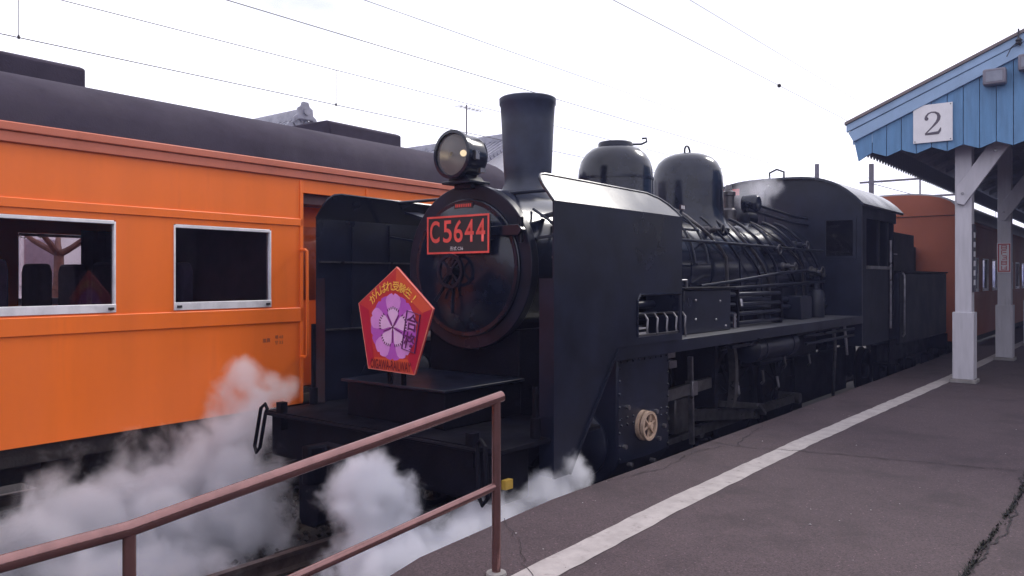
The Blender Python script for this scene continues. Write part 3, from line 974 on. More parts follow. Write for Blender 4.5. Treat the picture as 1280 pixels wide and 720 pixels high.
def deflector(sgn, nm):
    x = XA + sgn * 1.40
    t = .012 * sgn
    o = part(MB(), nm) if False else None
    mb = MB()
    a, b = (x - .006, x + .006)
    # sheet pieces round the opening (6.04-6.83, 1.04-1.40)
    mb.prism([(4.82, .06), (5.0, .06), (5.72, .97), (5.72, 1.04), (4.82, 1.04)], 'x', a, b)
    mb.prism([(4.82, 1.04), (6.05, 1.04), (6.05, 1.36), (6.07, 1.39), (6.10, 1.41), (4.82, 1.41)], 'x', a, b)
    mb.prism([(4.82, 1.41), (6.89, 1.41), (6.89, 2.13), (4.82, 2.13)], 'x', a, b)
    mb.box(a, b, 6.84, 6.89, 1.04, 1.41)
    mb.box(a, b, 5.72, 6.89, .975, 1.04)
    sheet = part(mb, nm, black)
    xi = x - sgn * .185
    tp = [(4.82, 2.13), (6.89, 2.13), (6.87, 2.18), (6.80, 2.25), (6.70, 2.30), (6.52, 2.335), (4.97, 2.355), (4.90, 2.345), (4.85, 2.31), (4.825, 2.25)]
    vs_, n_ = [], len(tp)
    for off in (0, -.011):
        for y, z in tp:
            k = (z - 2.13) / .225
            vs_.append((x - sgn * .185 * k + off * sgn * .7, y, z + off * .7 + .0005))
    part(MB().add(vs_, [tuple(range(n_)), tuple(range(n_, 2 * n_))[::-1]] + [(i, (i + 1) % n_, n_ + (i + 1) % n_, n_ + i) for i in range(n_)]), 'leaning_top', blackg, sheet)
    edge = [(x - sgn * .185 * ((z - 2.13) / .225), y, z) for y, z in tp[1:]] + [(x, 4.82, 2.13)]
    part(MB().tube(edge, .011, 6), 'edge_bead', blackg, sheet)
    part(MB().tube([(x + sgn * .008, 6.05, 1.04), (x + sgn * .008, 6.05, 1.36), (x + sgn * .008, 6.10, 1.41), (x + sgn * .008, 6.86, 1.41)], .012, 6), 'edge_bead', blackg, sheet)
    fl_ = MB().box(min(x - sgn * .13, x - sgn * .007), max(x - sgn * .13, x - sgn * .007), 4.822, 4.834, .07, 1.55)
    part(fl_, 'front_flange', black, sheet)
    for z in (1.71, 1.05):
        part(MB().box(min(x - sgn * .035, x - sgn * .0065), max(x - sgn * .035, x - sgn * .0065), 4.85, 6.88, z - .008, z + .008), 'stiffener', dsteel, sheet)  # steel colour stands in for the bright glint along these seams
    for y in (5.25, 5.75):
        part(MB().box(min(x - sgn * .030, x - sgn * .0065), max(x - sgn * .030, x - sgn * .0065), y - .01, y + .01, 1.06, 2.1), 'stiffener', black, sheet)
    bd = MB().bar((x + sgn * .010, 5.01, .065), (x + sgn * .010, 5.72, .965), .012, .035, up=(1, 0, 0))
    part(bd, 'edge_strip', black, sheet)
    return sheet


deflector(1, 'smoke_deflector')
deflector(-1, 'smoke_deflector')
part(MB().prism([(4.97, .06), (5.79, .06), (5.79, 1.0), (5.66, 1.0)], 'x', XA - 1.385, XA - 1.375), 'side_skirt', black)

# front: buffer beam, deck, steps, coupler, hoses, guard irons
part(MB().box(XA - 1.33, XA + 1.33, 4.27, 4.62, -.04, .33), 'buffer_beam', blackm, bevel=.02)
part(MB().box(XA - 1.36, XA + 1.38, 4.24, 5.5, .335, .365), 'front_deck', blackm)
part(MB().box(XA - .58, XA + .58, 4.52, 5.48, .366, .66), 'deck_box', blackm, bevel=.012)
part(MB().box(XA - .62, XA + .62, 4.48, 5.48, .661, .685), 'deck_plate', black, bevel=.005)
# uncoupling lever across the beam, with loops at its ends
uc = part(MB().tube([(XA - 1.24, 4.16, .36), (XA + 1.24, 4.16, .36)], .017, 8), 'uncoupling_lever', blackm)
for sg in (-1, 1):
    x_ = XA + sg * 1.26
    loop = [(x_ - .03 * sg, 4.16, .40), (x_, 4.16, .44), (x_ + .05 * sg, 4.15, .40), (x_ + .10 * sg, 4.12, .06), (x_ + .06 * sg, 4.11, .01), (x_ + .02 * sg, 4.12, .06), (x_ - .02 * sg, 4.15, .36)]
    part(MB().tube(loop, .016, 8, closed=True), 'lever_loop', blackm, uc)
    part(MB().box(XA + sg * 1.12 - .035, XA + sg * 1.12 + .035, 4.20, 4.269, .22, .46), 'lever_bracket', blackm, uc)
part(MB().prism([(XA - .97, -.12), (XA - .73, -.12), (XA - .69, -.20), (XA - .69, -.54), (XA - .77, -.60), (XA - .93, -.60), (XA - .97, -.54)], 'y', 4.30, 4.58), 'front_step', blackm, bevel=.015)
part(MB().box(XA - .88, XA - .78, 4.34, 4.44, -.12, -.03), 'step_bracket', blackm)
part(MB().prism([(XA + .86, -.10), (XA + 1.12, -.10), (XA + 1.12, -.58), (XA + 1.08, -.64), (XA + .90, -.64), (XA + .82, -.58), (XA + .82, -.20)], 'y', 4.30, 4.58), 'front_step', blackm, bevel=.015)
part(MB().box(XA + .95, XA + 1.05, 4.34, 4.44, -.12, -.03), 'step_bracket', blackm)
ck = MB().box(XA - .10, XA + .10, 3.98, 4.28, .02, .24)
ck.prism([(XA - .16, 3.98), (XA + .06, 3.98), (XA + .19, 3.86), (XA + .17, 3.76), (XA + .07, 3.78), (XA + .05, 3.86), (XA - .05, 3.88), (XA - .08, 3.74), (XA - .18, 3.74)], 'z', -.02, .28)
part(ck, 'coupler', blackm, bevel=.02)
for dx in (.34, -.34):
    part(MB().tube([(XA + dx, 4.26, .12), (XA + dx, 4.12, .12), (XA + dx, 4.06, .02), (XA + dx * .9, 4.05, -.22), (XA + dx * .7, 4.08, -.33), (XA + dx * .5, 4.15, -.30)], .026, 8), 'brake_hose', blackm)
for sg in (-1, 1):
    part(MB().bar((XA + sg * .57, 4.66, -.05), (XA + sg * .57, 4.52, RZ + .06), .10, .03, up=(0, 1, 0)), 'guard_iron', blackm)
part(MB().box(XA + 1.331, XA + 1.37, 4.30, 4.38, .08, .145), 'marker_tag', yellow)
for sg, zz in ((-1, 1.12), (1, .75)):
    part(MB().tube([(XA + sg * 1.31, 4.72, .37), (XA + sg * 1.31, 4.72, zz)], .022, 10).cyl((XA + sg * 1.31, 4.72, .37), (XA + sg * 1.31, 4.72, .52), .04, n=12), 'deck_handrail', blackm)
for sg in (-1, 1):
    for y, w_ in ((4.64, .6), ):
        part(MB().box(XA + sg * .53 - .03, XA + sg * .53 + .03, y, 15.0, -.42, .33), 'main_frame', blackm)

# running boards
for sg in (-1, 1):
    xa, xb = sorted((XA + sg * .72, XA + sg * 1.37))
    rb = part(MB().box(xa, xb, 5.72, 12.98, .93, .97), 'running_board', dusty_lit, bevel=.004)
    va, vb = sorted((XA + sg * 1.372, XA + sg * 1.392))
    part(MB().box(va, vb, 5.72, 12.98, .86, .975), 'running_board_edge', black, rb, bevel=.003)

# cylinders with jackets
for sg in (-1, 1):
    xi, xo = XA + sg * .62, XA + sg * 1.36
    xa, xb = sorted((xi, xo))
    cyl_ = part(MB().prism([(xa, .925), (xb, .925), (xb, -.02), (xb - (.16 if sg > 0 else 0), -.22), (xa + (.16 if sg < 0 else 0), -.22), (xa, -.02)], 'y', 5.80, 6.72), 'cylinder_jacket', black, bevel=.02)
    rv = MB()
    for z in (.84, .36, .30):
        for k in range(9):
            rv.sphere((xo + sg * .001, 5.86 + k * .10, z), .012, 8, 5)
    for k in range(8):
        rv.sphere((xo + sg * .001, 5.83, .02 + .11 * k), .012, 8, 5)
        rv.sphere((xo + sg * .001, 6.69, .02 + .11 * k), .012, 8, 5)
    tag(part(rv, 'rivets', black, cyl_), kind='stuff')
    part(MB().lathe((XA + sg * .98, 5.80, .12), (0, -1, 0), [(.29, -.01), (.29, .03), (.25, .05), (.12, .08), (.02, .085)], 32), 'cylinder_cover', black, cyl_)
    part(MB().lathe((XA + sg * .98, 5.80, .62), (0, -1, 0), [(.17, -.01), (.17, .03), (.14, .06), (.08, .16), (.02, .17)], 28), 'valve_cover', black, cyl_)
    part(MB().lathe((XA + sg * .98, 6.72, .12), (0, 1, 0), [(.29, -.01), (.29, .03), (.20, .05), (.09, .12), (.05, .2)], 32), 'cylinder_cover', black, cyl_)
    part(MB().lathe((XA + sg * .98, 6.72, .62), (0, 1, 0), [(.17, -.01), (.17, .03), (.12, .05), (.05, .2)], 28), 'valve_cover', black, cyl_)
# brass-ringed relief valve cover on the near cylinder
xo = XA + 1.36
wv = part(MB().ring((xo, 6.22, .26), (1, 0, 0), .104, .128, .05, .080, 36).ring((xo, 6.22, .26), (1, 0, 0), .106, .132, .0, .03, 36), 'valve_wheel', brass)
sp = MB().cyl((xo, 6.22, .26), (xo + .095, 6.22, .26), .028, n=14)
for k in range(6):
    t = k * PI / 3 + .3
    sp.bar((xo + .066, 6.22, .26), (xo + .066, 6.22 + math.cos(t) * .108, .26 + math.sin(t) * .110), .014, .014, up=(1, 0, 0))
part(sp, 'wheel_spokes', brass, wv)
part(MB().cyl((xo + .0, 6.22, .26), (xo + .035, 6.22, .26), .100, n=30), 'wheel_back', maroon, wv)
dk = MB()
for y, z in ((5.9, .12), (6.45, .35), (6.5, .1), (6.0, -.05), (6.6, .2), (6.4, -.08), (5.95, .45)):
    dk.cyl((xo - .02, y, z), (xo + .03, y, z), .02, n=8)
tag(part(dk, 'bolt_heads', steel), kind='stuff')

# wheels, rods and valve gear


def spoked(cx, cy, cz, r, sg, nm, spokes):
    mb = MB()
    mb.ring((cx, cy, cz), (sg, 0, 0), r - .075, r, 0, .13, 56)
    mb.ring((cx, cy, cz), (sg, 0, 0), r - .03, r + .028, -.03, .0, 56)
    w = part(mb, nm, blackm)
    s = MB()
    s.lathe((cx, cy, cz), (sg, 0, 0), [(.04, 0), (.13, 0), (.13, .15), (.06, .16)], 24)
    for k in range(spokes):
        t = 2 * PI * k / spokes
        s.bar((cx + sg * .06, cy + math.cos(t) * .10, cz + math.sin(t) * .10), (cx + sg * .06, cy + math.cos(t) * (r - .06), cz + math.sin(t) * (r - .06)), .05, .045, up=(1, 0, 0))
    part(s, 'spokes', blackm, w)
    return w


WY = (8.35, 9.95, 11.55)
WZ = RZ + .70
for sg in (-1, 1):
    spoked(XA + sg * .50, 5.55, RZ + .43, .43, sg, 'leading_wheel', 9)
    for y in WY:
        w = spoked(XA + sg * .50, y, WZ, .70, sg, 'driving_wheel', 14)
        cwt = MB()
        arc = [(y + math.cos(t) * .62, WZ + math.sin(t) * .62) for t in [PI + .5 + i * .22 for i in range(11)]]
        cwt.prism(arc, 'x', *sorted((XA + sg * .56, XA + sg * .62)))
        part(cwt, 'counterweight', blackm, w)
    cz = WZ - .22
    xr_ = XA + sg * .84
    part(MB().bar((xr_, WY[0], cz), (xr_, WY[2], cz), .05, .11), 'coupling_rod', dsteel)
    for y in WY:
        part(MB().cyl((XA + sg * .62, y, cz), (XA + sg * .92, y, cz), .075, n=20), 'crank_pin', dsteel)
    part(MB().bar((xr_ + sg * .09, WY[1], cz), (xr_ + sg * .12, 7.55, .12), .05, .13), 'connecting_rod', dsteel)
    part(MB().box(*sorted((XA + sg * .86, XA + sg * 1.08)), 7.40, 7.72, -.05, .32), 'crosshead', dsteel, bevel=.02)
    part(MB().cyl((XA + sg * .98, 6.85, .12), (XA + sg * .98, 7.45, .12), .035, n=14), 'piston_rod', steel)
    for z in (.36, -.12):
        part(MB().box(*sorted((XA + sg * .93, XA + sg * 1.03)), 6.85, 8.15, z - .03, z + .03), 'slide_bar', dsteel, bevel=.004)
    part(MB().box(*sorted((XA + sg * .75, XA + sg * 1.22)), 8.02, 8.10, .16, .93), 'motion_bracket', blackm, bevel=.01)
    part(MB().bar((XA + sg * 1.16, 6.95, .40), (XA + sg * 1.16, 8.15, .44), .05, .11), 'valve_rod', dsteel)
    part(MB().bar((XA + sg * 1.18, 7.52, .75), (XA + sg * 1.18, 7.56, -.15), .035, .05, up=(1, 0, 0)), 'combination_lever', steel)
    part(MB().box(*sorted((XA + sg * 1.13, XA + sg * 1.22)), 7.50, 7.62, .35, .50), 'lever_joint', steel, bevel=.008)
    lk = [(8.62 + .12 * math.cos(t), .45 + .36 * math.sin(t)) for t in [-1.4 + .28 * i for i in range(11)]]
    lk2 = [(8.54 + .12 * math.cos(t), .45 + .36 * math.sin(t)) for t in [1.4 - .28 * i for i in range(11)]]
    part(MB().prism(lk + lk2, 'x', *sorted((XA + sg * 1.1, XA + sg * 1.18))), 'expansion_link', dsteel)
    part(MB().bar((XA + sg * 1.0, 8.62, .12), (XA + sg * 1.0, WY[1], -.08), .03, .07), 'eccentric_rod', dsteel)
    part(MB().bar((XA + sg * 1.0, WY[1], cz), (XA + sg * 1.0, WY[1] - .22, -.03), .04, .08, up=(1, 0, 0)), 'return_crank', steel)
    part(MB().tube([(XA + sg * 1.05, 8.55, .75), (XA + sg * 1.05, 12.9, .80)], .022, 8), 'reach_rod', dsteel)
# white-painted marks seen between the motion
bt = MB()
for y, z in ((6.95, .82), (6.98, .72)):
    bt.box(XA + 1.20, XA + 1.26, y - .07, y + .09, z - .035, z + .035)
part(bt, 'drain_cock', steel)
for y, z in ((8.85, .35), (9.6, .42), (10.1, .30), (10.35, .55), (11.3, .5)):
    part(MB().tube([(XA + 1.12, y, z), (XA + 1.14, y, z - .13), (XA + 1.10, y + .04, z - .17)], .018, 6), 'oil_cup', steel if y in (8.85, 10.1) else dsteel)
# air reservoirs below the running board
for ya, yb_ in ((9.05, 10.35),):
    part(MB().lathe((XA + 1.16, ya, .72), (0, 1, 0), [(.02, -.05), (.10, -.04), (.165, 0), (.165, yb_ - ya), (.10, yb_ - ya + .04), (.02, yb_ - ya + .05)], 28), 'air_reservoir', black)
    for y in (ya + .2, yb_ - .2):
        part(MB().ring((XA + 1.16, y, .72), (0, 1, 0), .16, .175, 0, .05, 28), 'reservoir_strap', black)
for i, (ya, yb_, z) in enumerate(((10.7, 12.9, .78), (10.7, 12.9, .68), (8.3, 9.0, .80))):
    part(MB().tube([(XA + 1.28, ya, z), (XA + 1.28, yb_, z)], .02, 8), 'underboard_pipe', black)
part(MB().tube([(XA + 1.25, 12.0, .9), (XA + 1.27, 12.0, .5), (XA + 1.22, 12.1, .1), (XA + 1.15, 12.3, -.2)], .025, 8), 'injector_pipe', dsteel)
part(MB().tube([(XA + 1.25, 12.5, .9), (XA + 1.28, 12.5, .6), (XA + 1.28, 12.55, .4)], .02, 8), 'injector_pipe', steel)
# on the running board: lubricator box, small pipes, cooling coil
lb = part(MB().box(-4.16, -3.72, 7.45, 8.60, .972, 1.43), 'lubricator_box', black, bevel=.012)
part(MB().box(-4.19, -3.69, 7.40, 8.68, 1.4315, 1.455), 'box_lid', blackm, lb, bevel=.004)
part(MB().tube([(-3.80, 7.52, 1.455), (-3.80, 7.52, 1.53), (-3.80, 7.66, 1.53), (-3.80, 7.66, 1.455)], .012, 8), 'lid_handle', steel, lb)
kb = MB()
for y, z in ((7.7, 1.12), (7.7, 1.32), (8.3, 1.3), (8.2, 1.1), (8.45, 1.02)):
    kb.sphere((-3.718, y, z), .016, 8, 6)
tag(part(kb, 'box_bolts', steel, lb), kind='stuff')
for k in range(5):
    y = 6.50 + .19 * k
    part(MB().tube([(-3.62, y + .02, .975), (-3.62, y, 1.08), (-3.63, y + .03, 1.17), (-3.70, y + .10, 1.21), (-3.9, y + .18, 1.20)], .011, 8), 'oil_pipe', steel)
part(MB().lathe((-3.95, 6.60, .975), (0, 0, 1), [(.11, 0), (.11, .28), (.08, .32), (.02, .33)], 20), 'oil_pump', blackm)
for z in (1.02, 1.13, 1.24, 1.36):
    part(MB().tube([(-3.92, 8.95, z), (-3.86, 8.98, z), (-3.83, 9.05, z), (-3.83, 10.45, z), (-3.86, 10.52, z), (-3.92, 10.55, z)], .026, 8), 'cooling_pipe', black)
for y in (9.0, 10.4):
    part(MB().box(-3.94, -3.80, y, y + .03, .972, 1.42), 'pipe_bracket', blackm)
part(MB().tube([(-3.78, 8.85, .975), (-3.78, 8.85, 1.14)], .022, 8), 'valve_stem', steel)
part(MB().tube([(-3.78, 9.02, 1.30), (-3.75, 8.98, 1.22)], .02, 8), 'valve_stem', steel)
# cab
CY0, CY1 = 13.0, 15.1
cz0, cze, czt = .50, 2.70, 3.16
xa, xb = XA - 1.37, XA + 1.37
def cab_arc(x0, x1, ze, zt, n=24):
    c, hw = (x0 + x1) / 2, (x1 - x0) / 2
    pts_ = []
    for i in range(n + 1):
        q = -1 + 2 * i / n
        pts_.append((c + q * hw, ze + (zt - ze) * (1 - abs(q) ** 3.5)))
    return pts_


arc = cab_arc(xa, xb, cze, czt)
mb = MB()
# front wall with two window openings, built of strips
mb.box(xa, xb, CY0, CY0 + .03, cz0, 1.87)
for s_ in (-1, 1):
    w0, w1 = sorted((XA + s_ * .80, XA + s_ * 1.27))
    o0, o1 = sorted((XA + s_ * 1.27, XA + s_ * 1.37))
    mb.box(o0, o1, CY0, CY0 + .03, 1.87, 2.49)
mb.box(XA - .80, XA + .80, CY0, CY0 + .03, 1.87, 2.49)
mb.prism([(xa, 2.49), (xb, 2.49)] + [p for p in arc[::-1]], 'y', CY0, CY0 + .03)
fw = part(mb, 'cab_front', black)
for s_ in (-1, 1):
    w0, w1 = sorted((XA + s_ * .80, XA + s_ * 1.27))
    f = MB()
    f.box(w0 - .02, w0 + .03, CY0 - .015, CY0 - .001, 1.85, 2.51).box(w1 - .03, w1 + .02, CY0 - .015, CY0 - .001, 1.85, 2.51)
    f.box(w0 + .03, w1 - .03, CY0 - .015, CY0 - .001, 2.46, 2.51).box(w0 + .03, w1 - .03, CY0 - .015, CY0 - .001, 1.85, 1.90)
    wf = part(f, 'cab_window_frame', black, fw)
    part(MB().box(w0, w1, CY0 + .012, CY0 + .018, 1.87, 2.49), 'pane', glass, fw)
for s_ in (-1, 1):
    x0_, x1_ = sorted((XA + s_ * 1.34, XA + s_ * 1.37))
    sw = MB().box(x0_, x1_, CY0 + .031, CY0 + .25, 1.75, 2.50).box(x0_, x1_, CY0 + .031, CY1 - .5, cz0, 1.75).box(x0_, x1_, CY0 + .031, CY1, 2.5, cze + .05)
    sw.box(x0_, x1_, CY0 + .95, CY0 + 1.05, 1.75, 2.5).box(x0_, x1_, CY1 - .58, CY1 - .5, 1.75, 2.5)
    sd = part(sw, 'cab_side', blackr)
    e0, e1 = sorted((XA + s_ * 1.372, XA + s_ * 1.40))
    part(MB().box(e0, e1, CY0 + .2, CY1 - .5, 1.70, 1.75), 'arm_rest', dsteel, sd)
    part(MB().tube([(XA + s_ * 1.39, CY1 - .45, 2.2), (XA + s_ * 1.39, CY1 - .45, .7)], .018, 8), 'cab_handrail', steel, sd)
    part(MB().box(*sorted((XA + s_ * 1.1, XA + s_ * 1.39)), CY1 - .42, CY1 + .02, .05, .09).box(*sorted((XA + s_ * 1.34, XA + s_ * 1.37)), CY1 - .42, CY1 + .02, .05, .5), 'cab_step', blackm, sd)
rp_ = cab_arc(xa - .05, xb + .05, cze, czt + .03)
mb = MB()
n_ = len(rp_)
inn = [(p[0] * .985 + XA * .015, p[1] - .035) for p in rp_]
mb.prism(rp_ + inn[::-1], 'y', CY0 - .10, CY1 + .35)
rf = part(mb, 'cab_roof', blackg, angle=50)
part(MB().tube([(XA - .1, CY0 + .05, 3.18), (XA - .1, CY0 + .05, 3.30), (XA + .02, CY0 + .05, 3.35), (XA + .14, CY0 + .05, 3.30), (XA + .14, CY0 + .05, 3.18)], .016, 8), 'roof_loop', black, rf)
part(MB().box(xa + .04, xb - .04, CY0 + .04, CY1, .85, .92), 'cab_floor', blackm)
part(MB().box(XA - .62, XA + .62, CY0 + .04, CY0 + .4, .93, 2.3), 'backhead', blackm, bevel=.05)
for s_ in (-1, 1):
    part(MB().box(*sorted((XA + s_ * .01, XA + s_ * 1.335)), CY1 - .04, CY1 - .01, .93, 2.66), 'cab_sky_screen', blackm)  # added across the open cab back to shut out the bright sky
cp = part(MB().box(XA - .95, XA - .60, CY0 - .012, CY0 - .002, 2.96, 3.07), 'cab_plate', platered)

# tender
tend = empty('tender', (XA, 17.4, RZ))
tag(tend, 'black tender between the locomotive cab and reddish orange coach', 'tender')
T0, T1 = 15.5, 19.7
MB().box(XA - 1.33, XA + 1.33, T0, T1, .35, 1.66).build('water_tank', blackr, tend, bevel=.03)
MB().box(XA - 1.36, XA + 1.36, T0 + .01, T1 - .01, 1.661, 1.69).build('tank_edge', blackr, tend, bevel=.005)
cb = MB()
for x0_, x1_ in ((XA - .95, XA - .92), (XA + .92, XA + .95)):
    cb.box(x0_, x1_, T0, T1 - 1.3, 1.691, 2.45)
cb.box(XA - .92, XA + .92, T0, T0 + .03, 1.691, 2.45).box(XA - .92, XA + .92, T1 - 1.33, T1 - 1.3, 1.691, 2.45)
cb.build('coal_bunker', blackr, tend)
coal = MB()
rnd = random.Random(5)
for i in range(420):
    x, y = XA + rnd.uniform(-.85, .85), rnd.uniform(T0 + .1, T1 - 1.4)
    z = 2.28 + .22 * (1 - ((x - XA) / .9) ** 2) + rnd.uniform(-.06, .05)
    r = rnd.uniform(.04, .09)
    q = [(rnd.uniform(.6, 1) * r * sx_, rnd.uniform(.6, 1) * r * sy_, rnd.uniform(.6, 1) * r * sz_) for sx_ in (-1, 1) for sy_ in (-1, 1) for sz_ in (-1, 1)]
    coal.add([(x + p[0], y + p[1], z + p[2]) for p in q], [(0, 1, 3, 2), (4, 6, 7, 5), (0, 4, 5, 1), (2, 3, 7, 6), (0, 2, 6, 4), (1, 5, 7, 3)])
tag(coal.build('coal', blackm, tend, angle=10), kind='stuff')
MB().box(XA - .9, XA + .9, T0 + .04, T1 - 1.34, 1.70, 2.27).build('coal_bed', blackm, tend)
for x0_ in (XA - 1.0, XA + .9):
    MB().box(x0_, x0_ + .1, T0 - .2, T1, -.02, .349).build('tender_frame', blackm, tend)
MB().box(XA - 1.33, XA + 1.33, T1 + .001, T1 + .12, .0, .34).build('rear_beam', blackm, tend)
MB().box(XA - .1, XA + .1, T1 + .121, T1 + .78, .05, .25).build('rear_coupler', blackm, tend)
MB().box(XA - .3, XA + .3, T0 - .38, T0 - .001, .75, .82).build('fall_plate', blackm, tend)
for y in (16.2, 17.5, 18.9):
    for sg in (-1, 1):
        MB().lathe((XA + sg * .47, y, RZ + .43), (sg, 0, 0), [(.05, 0), (.46, 0), (.46, .03), (.43, .035), (.43, .13), (.37, .135), (.35, .09), (.14, .07), (.13, .14), (.05, .15)], 28).build('wheel', blackm, tend)
        MB().box(*sorted((XA + sg * 1.0, XA + sg * 1.15)), y - .14, y + .14, RZ + .28, RZ + .60).build('axle_box', blackm, tend, bevel=.02)
MB().tube([(XA + 1.36, T0 + .12, .5), (XA + 1.39, T0 + .12, .55), (XA + 1.39, T0 + .12, 1.6), (XA + 1.36, T0 + .12, 1.65)], .018, 8).build('handrail', steel, tend)
MB().tube([(XA + 1.0, T0 + .05, 2.0), (XA + 1.15, T0 + .05, 2.0), (XA + 1.15, T0 + .6, 2.0)], .014, 8).build('lamp_iron', steel, tend)

# ------------------------------------------------------------------ pentagonal headmark on the front deck
hm = empty('headmark_sign', (-5.10, 4.44, .69))
tag(hm, 'red pentagonal headmark with pink blossom and yellow lettering before the smokebox', 'sign')
HY = 4.44
# corners at this depth
K = 4.44 / 4.75
def hp(x, z): return (-5.10 + (x + 5.10) * 1.0, z)
cor = [(-4.745, 1.64), (-4.34, 1.315), (-4.545, .79), (-5.085, .805), (-5.205, 1.34)]
cxh = sum(p[0] for p in cor) / 5; czh = sum(p[1] for p in cor) / 5
hm.location = (cxh, HY, .69)
pred = pmat('headmark_red', (0.50, 0.035, 0.040), 0.35, var=0.05, scale=3)
pred2 = pmat('headmark_vermilion', (0.62, 0.085, 0.040), 0.35, var=0.05, scale=3)
pred3 = pmat('headmark_crimson', (0.42, 0.012, 0.045), 0.35, var=0.05, scale=3)
pk = [pmat('petal_pink', (0.64, 0.26, 0.66), 0.4, var=0.06, scale=6), pmat('petal_back', (0.44, 0.09, 0.50), 0.4, var=0.06, scale=6),
      pmat('petal_light', (0.74, 0.46, 0.74), 0.4, var=0.05, scale=6), pmat('print_purple', (0.11, 0.012, 0.10), 0.5, var=0.05)]
pyel = pmat('print_yellow', (0.90, 0.52, 0.08), 0.45, var=0.05)
pdr = pmat('print_dark_red', (0.16, 0.008, 0.02), 0.45, var=0.05)
MB().prism(cor, 'y', HY, HY + .025).build('board', pred, hm, bevel=.002)
MB().prism([(cxh + (x - cxh) * .985, czh + (z - czh) * .985) for x, z in cor], 'y', HY + .0255, HY + .029).build('back_panel', blackm, hm)
MB().tube([(x, HY + .004, z) for x, z in cor], .006, 6, closed=True).build('rim', pmat('headmark_rim', (0.75, 0.22, 0.16), 0.4), hm)
for i in range(5):          # facets of the printed star: two tones each side of every corner
    a, b = Vector(cor[i]), Vector(cor[(i + 1) % 5])
    c = Vector((cxh, czh))
    if i in (0, 1, 2, 3):
        mm_ = (pred2, pred3, pred2, pred3)[i]
        q = [a.lerp(c, .02), b.lerp(c, .02), b.lerp(c, .30 if i % 2 else .26), a.lerp(c, .30 if i % 2 == 0 else .22)]
        MB().add([(p.x, HY - .0012, p.y) for p in q], [(0, 1, 2, 3)]).build('printed_facet', mm_, hm)
fx, fz = -4.785, 1.155
FR = .275


def petal(ang, r0, r1, w, notch, y, mat, nm, n=20):
    P2 = []
    for i in range(n + 1):
        t = i / n
        s = 2 * t - 1
        rad = r0 + (r1 - r0) * (math.cos(s * PI / 2) ** 0.42 if abs(s) < 1 else 0)
        if abs(s) < .16: rad -= notch * (1 - abs(s) / .16)
        off = w * math.sin(s * PI / 2) * math.sin(min(1, (rad - r0) / (r1 - r0) + .0) * PI * .80 + .10)
        P2.append((rad, off))
    d, sv_ = (math.sin(ang), math.cos(ang)), (math.cos(ang), -math.sin(ang))
    vs_ = [(fx + d[0] * a + sv_[0] * o, y, fz + d[1] * a + sv_[1] * o) for a, o in P2]
    return MB().add(vs_, [tuple(range(len(vs_)))]).build(nm, mat, hm)


def petal2(ang, r1, w, y, mat, nm, sx=1.0):
    """blossom petal: narrow at the centre, round, with a notch at the tip."""
    half = [(0.0, 0.0), (.22, .17), (.45, .60), (.62, .88), (.78, 1.0), (.90, .86), (.97, .52), (1.0, .20)]
    out = [(a * r1, o * w) for a, o in half] + [(.945 * r1, 0)] + [(a * r1, -o * w) for a, o in half[::-1][:-1]]
    d, sv_ = (math.sin(ang), math.cos(ang)), (math.cos(ang), -math.sin(ang))
    vs_ = [(fx + d[0] * a + sv_[0] * o, y, fz + d[1] * a + sv_[1] * o) for a, o in out]
    return MB().add(vs_, [tuple(range(len(vs_)))]).build(nm, mat, hm)


for k in range(5):
    petal2(2 * PI * (k + .5) / 5 + .02, FR * .97, .112, HY - .0024, pk[1], 'back_petal')
for k in range(5):
    petal2(2 * PI * k / 5 + .02, FR * 1.0, .088, HY - .0036, pk[0], 'petal')
for k in range(5):
    petal2(2 * PI * k / 5 + .02, FR * .60, .062, HY - .0044, pk[2], 'petal_heart')
for k in range(5):
    a = 2 * PI * (k + .5) / 5 + .02
    MB().bar((fx, HY - .0055, fz), (fx + math.sin(a) * .115, HY - .0055, fz + math.cos(a) * .125), .008, .001, up=(0, 1, 0)).build('printed_vein', pk[3], hm)
    b = 2 * PI * k / 5 + .02
    dots = MB()
    for q in range(-3, 4):
        c = b + q * .145
        rr_ = .150 - .004 * abs(q)
        dots.bar((fx + math.sin(c) * rr_, HY - .0056, fz + math.cos(c) * rr_), (fx + math.sin(c) * (rr_ + .020), HY - .0056, fz + math.cos(c) * (rr_ + .020)), .010, .001, up=(0, 1, 0))
    dots.build('stamen_dots', pk[3], hm)
# arc of yellow lettering
s_ = 'がんばれ受験生！'
for i, ch in enumerate(s_):
    a = -.80 + 1.60 * i / (len(s_) - 1)
    rad = .372
    ox, oz = fx + .0 + math.sin(a) * rad * .90, fz + math.cos(a) * rad * .90
    lettering('yellow_lettering', ch if ch != '！' else '!', pyel, hm, (ox, HY - .0045, oz), (math.cos(a), 0, -math.sin(a)), (math.sin(a), 0, math.cos(a)), height=.078, extrude=.002, bold=.007)
lettering('line_lettering', 'OIGAWA-RAILWAY', pdr, hm, (-4.81, HY - .0075, .848), (1, 0, -.01), (.01, 0, 1), height=.080, width=.475, extrude=.002, bold=.02)
